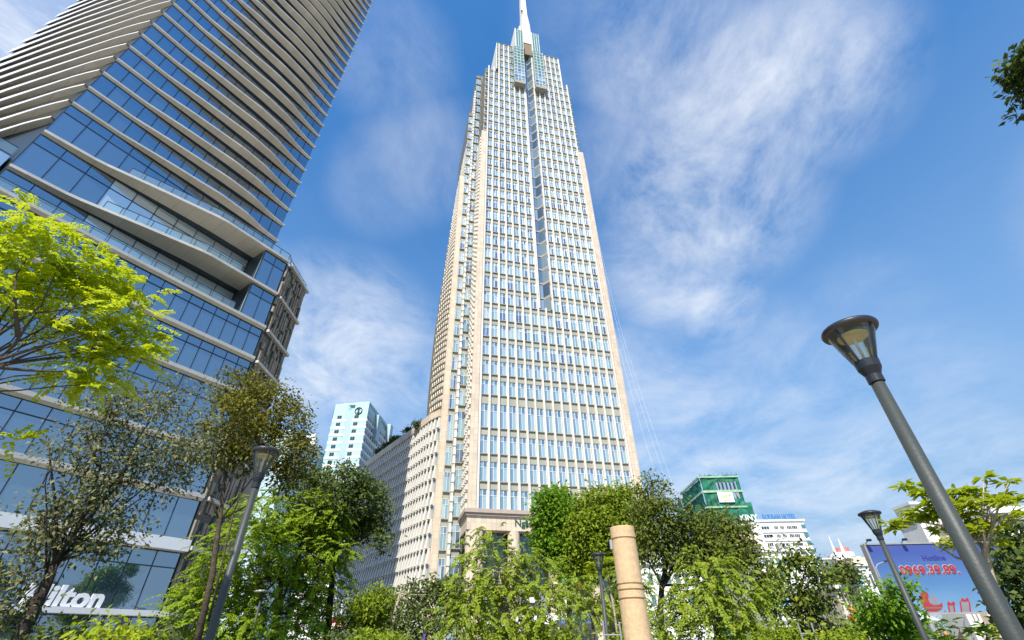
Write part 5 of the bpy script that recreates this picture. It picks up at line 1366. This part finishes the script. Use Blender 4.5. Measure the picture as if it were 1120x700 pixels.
tree('olive_tree', 'olive green tree with two slim stems behind the left park lamp', 22,
     [(262, 428, 28, 22), (290, 448, 40, 28), (316, 465, 26, 28), (250, 462, 32, 28), (282, 488, 42, 28), (326, 500, 16, 28), (245, 500, 20, 20), (312, 522, 22, 18)],
     broad(15, 16, 0.2, 0.15, 0.07, gap=0.02), lf_olive, m_bark, [(226, 690), (232, 630), (240, 570), (248, 510)], 0.12, 0, twigs=3,
     limbs=[[(228, 680), (242, 620), (256, 560), (276, 505), (290, 460)]])
tree('dark_tree', 'dark green tree in front of the far end of the curved wing', 30,
     [(345, 530, 20, 18), (378, 528, 28, 18), (395, 552, 28, 26), (365, 552, 25, 20), (408, 572, 15, 18), (418, 590, 8, 10), (340, 560, 25, 25), (385, 580, 22, 12), (350, 590, 22, 22)],
     broad(9, 18, 0.26, 0.2, 0.09, gap=-0.25), lf_dark, m_barkd, [(362, 700), (362, 650), (366, 600), (370, 570)], 0.18, 0)
tree('feathery_tree', 'bright green feathery tree right of the left park lamp', 29.5,
     [(300, 562, 48, 26), (350, 562, 36, 22), (270, 600, 50, 32), (330, 600, 50, 32), (368, 600, 20, 25), (245, 640, 42, 28), (300, 650, 55, 35), (352, 640, 32, 28), (212, 662, 32, 14), (240, 685, 48, 20), (300, 690, 60, 20), (205, 650, 20, 8), (350, 680, 25, 18)],
     frond(15, 0.75, 10, 0.17, 0.06, gap=-0.35, droop=0.8), lf_feath, m_bark, [(302, 705), (304, 670), (308, 630)], 0.2, 0, twigs=1)
tree('round_tree', 'rounded mid green tree at the foot of the curved wing', 30,
     [(405, 662, 22, 16), (390, 676, 16, 15), (425, 660, 14, 14), (410, 688, 28, 14)], broad(12, 18, 0.25, 0.17, 0.08, gap=-0.3), lf_mid, m_bark, [(408, 705), (408, 690)], 0.12, 0)
tree('leafy_tree', 'dark green leafy tree between the round tree and the feathery tree in the middle', 28,
     [(465, 652, 25, 18), (448, 674, 20, 18), (486, 648, 18, 18), (470, 690, 30, 12), (500, 660, 18, 20)], broad(8, 16, 0.26, 0.2, 0.09, gap=-0.15), lf_dark, m_barkp, [(428, 690), (432, 670), (437, 650)], 0.1, 0)
tree('feathery_tree', 'large olive feathery tree in front of the base of the stone tower', 18,
     [(545, 622, 48, 32), (522, 640, 42, 30), (575, 640, 38, 32), (508, 668, 36, 28), (550, 670, 55, 32), (595, 662, 22, 26), (528, 602, 32, 16), (588, 618, 26, 12), (530, 697, 50, 16), (575, 690, 32, 18), (537, 580, 14, 8)],
     frond(22, 0.55, 10, 0.115, 0.042, gap=-0.15, droop=1.1), lf_feath2, m_barkp, [(545, 706), (545, 670), (548, 620)], 0.12, 0, twigs=2)
tree('dense_tree', 'dense bright green tree in front of the tower frieze letters', 38,
     [(604, 560, 19, 24), (600, 590, 20, 24), (620, 580, 24, 30), (625, 608, 24, 20), (640, 590, 18, 24), (612, 545, 12, 10)], broad(7, 24, 0.34, 0.28, 0.13, gap=-0.25), lf_bright, m_barkd, [(622, 700), (622, 650), (622, 620)], 0.2, 0)
tree('crown_tree', 'olive green tree whose crown rises behind the stone column', 36,
     [(655, 553, 24, 20), (684, 553, 20, 20), (650, 578, 28, 22), (690, 580, 22, 24), (660, 602, 30, 18), (640, 618, 22, 14), (680, 604, 20, 18)], broad(7, 22, 0.34, 0.26, 0.12, gap=-0.12), lf_mid, m_barkd, [(668, 705), (668, 660), (668, 620)], 0.2, 0)
tree('feathery_tree', 'small feathery tree behind the middle park lamp', 28,
     [(622, 640, 28, 13), (655, 648, 30, 22), (640, 668, 28, 14), (690, 640, 22, 22), (612, 655, 18, 9), (690, 670, 20, 18)], frond(14, 0.7, 9, 0.18, 0.06, gap=-0.2), lf_feath2, m_bark, [(648, 706), (648, 680), (650, 655)], 0.09, 0, twigs=1)
tree('young_yellow_tree', 'young tree with a small yellow green top right of the middle park lamp', 20,
     [(655, 620, 12, 7), (668, 614, 10, 7), (662, 628, 14, 6)], rosette(26, 9, 0.3, 0.12), lf_yel, m_barkp, [(677, 704), (672, 670), (666, 635)], 0.05, 0, twigs=1)
tree('dark_tree', 'tall dark olive tree with bare lower limbs right of the stone column', 30,
     [(712, 540, 16, 18), (708, 570, 20, 25), (735, 563, 22, 20), (752, 588, 30, 24), (780, 580, 25, 20), (802, 590, 25, 20), (816, 612, 15, 13), (765, 612, 28, 20), (718, 600, 18, 18), (792, 612, 28, 20), (832, 630, 10, 9)],
     broad(9, 18, 0.28, 0.2, 0.1, gap=-0.08), lf_deep, m_barkd, [(724, 706), (722, 670), (724, 640), (730, 612)], 0.2, 0, twigs=3, limbs=[[(724, 645), (742, 615), (760, 592)], [(724, 640), (710, 615), (705, 590)]])
tree('feathery_tree', 'drooping feathery tree below the green netted building', 20,
     [(775, 625, 34, 24), (790, 650, 48, 28), (760, 660, 44, 24), (812, 670, 32, 24), (780, 690, 50, 20), (732, 678, 32, 16), (742, 660, 20, 14)], frond(20, 0.6, 10, 0.13, 0.045, gap=-0.25, droop=1.2), lf_feath2, m_bark, [(782, 706), (782, 680), (782, 650)], 0.12, 0, twigs=1)
tree('leafy_tree', 'dark leafy tree with yellow tinged tips in front of the white hotel', 25,
     [(870, 602, 12, 6), (862, 616, 17, 10), (885, 617, 18, 10), (902, 633, 14, 10), (870, 642, 30, 13), (898, 658, 22, 13), (865, 668, 32, 14), (890, 680, 24, 10), (845, 655, 14, 9)], broad(8, 16, 0.22, 0.19, 0.095, gap=-0.05), leafmat('varied_leaf', (0.03, 0.07, 0.01), (0.24, 0.28, 0.03), 0.25), m_bark, [(878, 706), (876, 680), (875, 650)], 0.12, 0)
tree('bushy_tree', 'bushy bright green small tree left of the billboard post', 22,
     [(965, 660, 22, 16), (976, 645, 16, 10), (955, 675, 18, 14), (985, 680, 20, 14), (970, 692, 30, 10)], broad(14, 18, 0.2, 0.15, 0.07, gap=-0.35), lf_bright, m_bark, [(970, 706), (970, 690)], 0.08, 0)
tree('frangipani_tree', 'yellow green tree with tiered leaf rosettes and pale crooked trunk in front of the billboard', 11,
     [(993, 533, 12, 4), (1012, 538, 14, 9), (1022, 547, 10, 7), (982, 573, 13, 6), (1003, 566, 19, 8), (1025, 563, 15, 8), (1045, 540, 14, 9), (1056, 552, 13, 8), (1062, 538, 11, 7), (1080, 547, 15, 6), (1092, 550, 10, 6), (1076, 522, 8, 3), (1106, 527, 8, 3), (1100, 542, 9, 4), (1115, 548, 8, 3), (1060, 567, 13, 7), (1050, 581, 13, 7), (1075, 576, 13, 6), (1090, 568, 10, 6), (1045, 596, 13, 7), (1030, 580, 10, 5), (1092, 592, 7, 3), (1130, 560, 12, 6)],
     rosette(120, 12, 0.19, 0.08), lf_yel, m_barkp, [(1108, 700), (1096, 665), (1084, 632), (1077, 604), (1080, 590)], 0.07, 0, branch=0.2, twigs=1, dz=0.6,
     limbs=[[(1080, 592), (1088, 575), (1102, 563), (1124, 553)], [(1077, 604), (1086, 575), (1092, 555), (1103, 528)], [(1057, 612), (1046, 610), (1035, 603), (1015, 590)], [(1078, 600), (1075, 570), (1076, 524)]])
tree('dark_tree', 'dark green tree in front of the grey shop building at the right edge', 16,
     [(1112, 598, 18, 18), (1102, 618, 14, 16), (1118, 640, 18, 22), (1110, 665, 18, 18), (1135, 610, 20, 30)], broad(22, 16, 0.17, 0.14, 0.07, gap=-0.3), lf_dark, m_barkd, [(1135, 706), (1132, 660), (1125, 630)], 0.12, 0)
tree('branching_tree', 'dark leaved branch tip of a tall tree hanging in at the upper right corner', 8.5,
     [(1112, 80, 13, 13), (1122, 62, 12, 10), (1113, 102, 5, 6), (1119, 120, 4, 6), (1140, 85, 25, 25), (1165, 60, 35, 35)], broad(120, 10, 0.07, 0.09, 0.045, gap=-0.4, shell=0.1), lf_dark, m_barkd, [(1330, 706), (1310, 450), (1270, 250), (1220, 120), (1170, 70)], 0.2, 0, branch=0.12)
SHR = [(120, 694, 26, 9, 13, 'yellow green shrub at the foot of the glass tower', lf_yel, 0), (160, 700, 30, 8, 14, 'dark shrub right of the yellow green shrub at the foot of the glass tower', lf_dark, 0),
       (60, 698, 30, 10, 15, 'dark shrub beside the trunk of the sparse tree', lf_dark, 0), (415, 702, 30, 8, 17, 'olive shrub below the rounded tree', lf_mid, 0), (380, 701, 26, 7, 22, 'dark shrub below the red shop sign', lf_dark, 0),
       (1050, 687, 24, 8, 14, 'bright broad leaved shrub under the middle of the billboard', lf_bright, 1), (1080, 692, 26, 10, 13, 'yellowish broad leaved shrub behind the nearest lamp pole', lf_mid, 1), (1025, 696, 22, 7, 15, 'low green shrub under the metal awning', lf_bright, 1),
       (850, 696, 26, 9, 18, 'olive shrub under the truss canopy', lf_mid, 0), (925, 697, 26, 8, 17, 'olive shrub below the hanging lanterns', lf_mid, 0), (700, 697, 24, 8, 16, 'green shrub at the foot of the stone column', lf_mid, 0), (610, 698, 26, 7, 18, 'green shrub in front of the low glass cafe', lf_mid, 0)]
for px, py, rx, ry, D, lab, mt, kind in SHR:
    k = pxpm(atD(px, py, D)); low = [(px, py, rx, ry), (px - rx * 0.5, py + 0.9 * k, rx * 0.9, 0.8 * k), (px + rx * 0.5, py + 0.9 * k, rx * 0.9, 0.8 * k)]
    tree('shrub', lab, D, low, rosette(30, 9, 0.22, 0.08) if kind else broad(22, 16, 0.16, 0.12, 0.055, gap=-0.5), mt, m_bark, [(px, 712), (px, py + 5)], 0.05, 0, cat='shrub', twigs=1)
# roof garden on the wing, tree on a far roof
for j, (px, py) in enumerate(((416, 494), (424, 489), (431, 483), (437, 480), (447, 472), (458, 464.5))):
    P = hit(px, py, V(-15.7, -38.6, 0)[:2], V.n); P = atD(px, py, [139, 132, 126, 121, 114, 108][j])
    tree('roof_shrub', ['leftmost dark shrub on the roof edge of the curved wing', 'second dark shrub from the left on the wing roof', 'third dark shrub from the left on the wing roof', 'fourth dark shrub on the wing roof', 'fifth dark shrub on the wing roof, nearer the tower', 'rightmost dark shrub on the wing roof, nearest the tower'][j],
         [139, 132, 126, 121, 114, 108][j], [(px, py - 0.3, 5, 2.4)], broad(4, 18, 0.4, 0.5, 0.25, gap=-1), lf_dark, m_barkd, [(px, py + 3), (px, py)], 0.08, 0, cat='shrub', base=(P[0], P[1] , 45.0), group='dark shrubs on the wing roof')
tree('roof_tree', 'dark green trees massed on a roof left of the white corner house', 100, [(925, 625, 10, 9), (916, 632, 9, 9), (930, 636, 9, 8), (920, 642, 9, 6)], broad(1.4, 22, 0.8, 0.5, 0.25, gap=-0.6), lf_dark, m_barkd, [(924, 700), (924, 650)], 0.3, 0)
tree('street_tree', 'grey green tree behind the arcade house, far along the street', 70, [(840, 640, 10, 12), (850, 628, 8, 10), (835, 655, 10, 10)], broad(2.2, 20, 0.5, 0.4, 0.2, gap=-0.4), lf_mid, m_barkd, [(842, 704), (842, 660)], 0.2, 0)
# far green mass along the street
VV = []
for k in range(46):
    x = -70 + k * 3.4 + rng.uniform(-1, 1); y = 68 + rng.uniform(0, 8)
    if -14 < x < 30: continue
    VV.append(fol_broad(np.array([x, y, 2.2]), np.array([2.6, 2.2, 1.9 + rng.uniform(0, 0.8)]), 60, 16, 0.35, 0.3, 0.15, k, -0.6)[0])
o = quads_obj('hedge', np.concatenate(VV), lf_dark, None, (0, 0, 0)); o['kind'] = 'stuff'; o['label'] = 'far belt of dark green bushes along the street'; o['category'] = 'bushes'
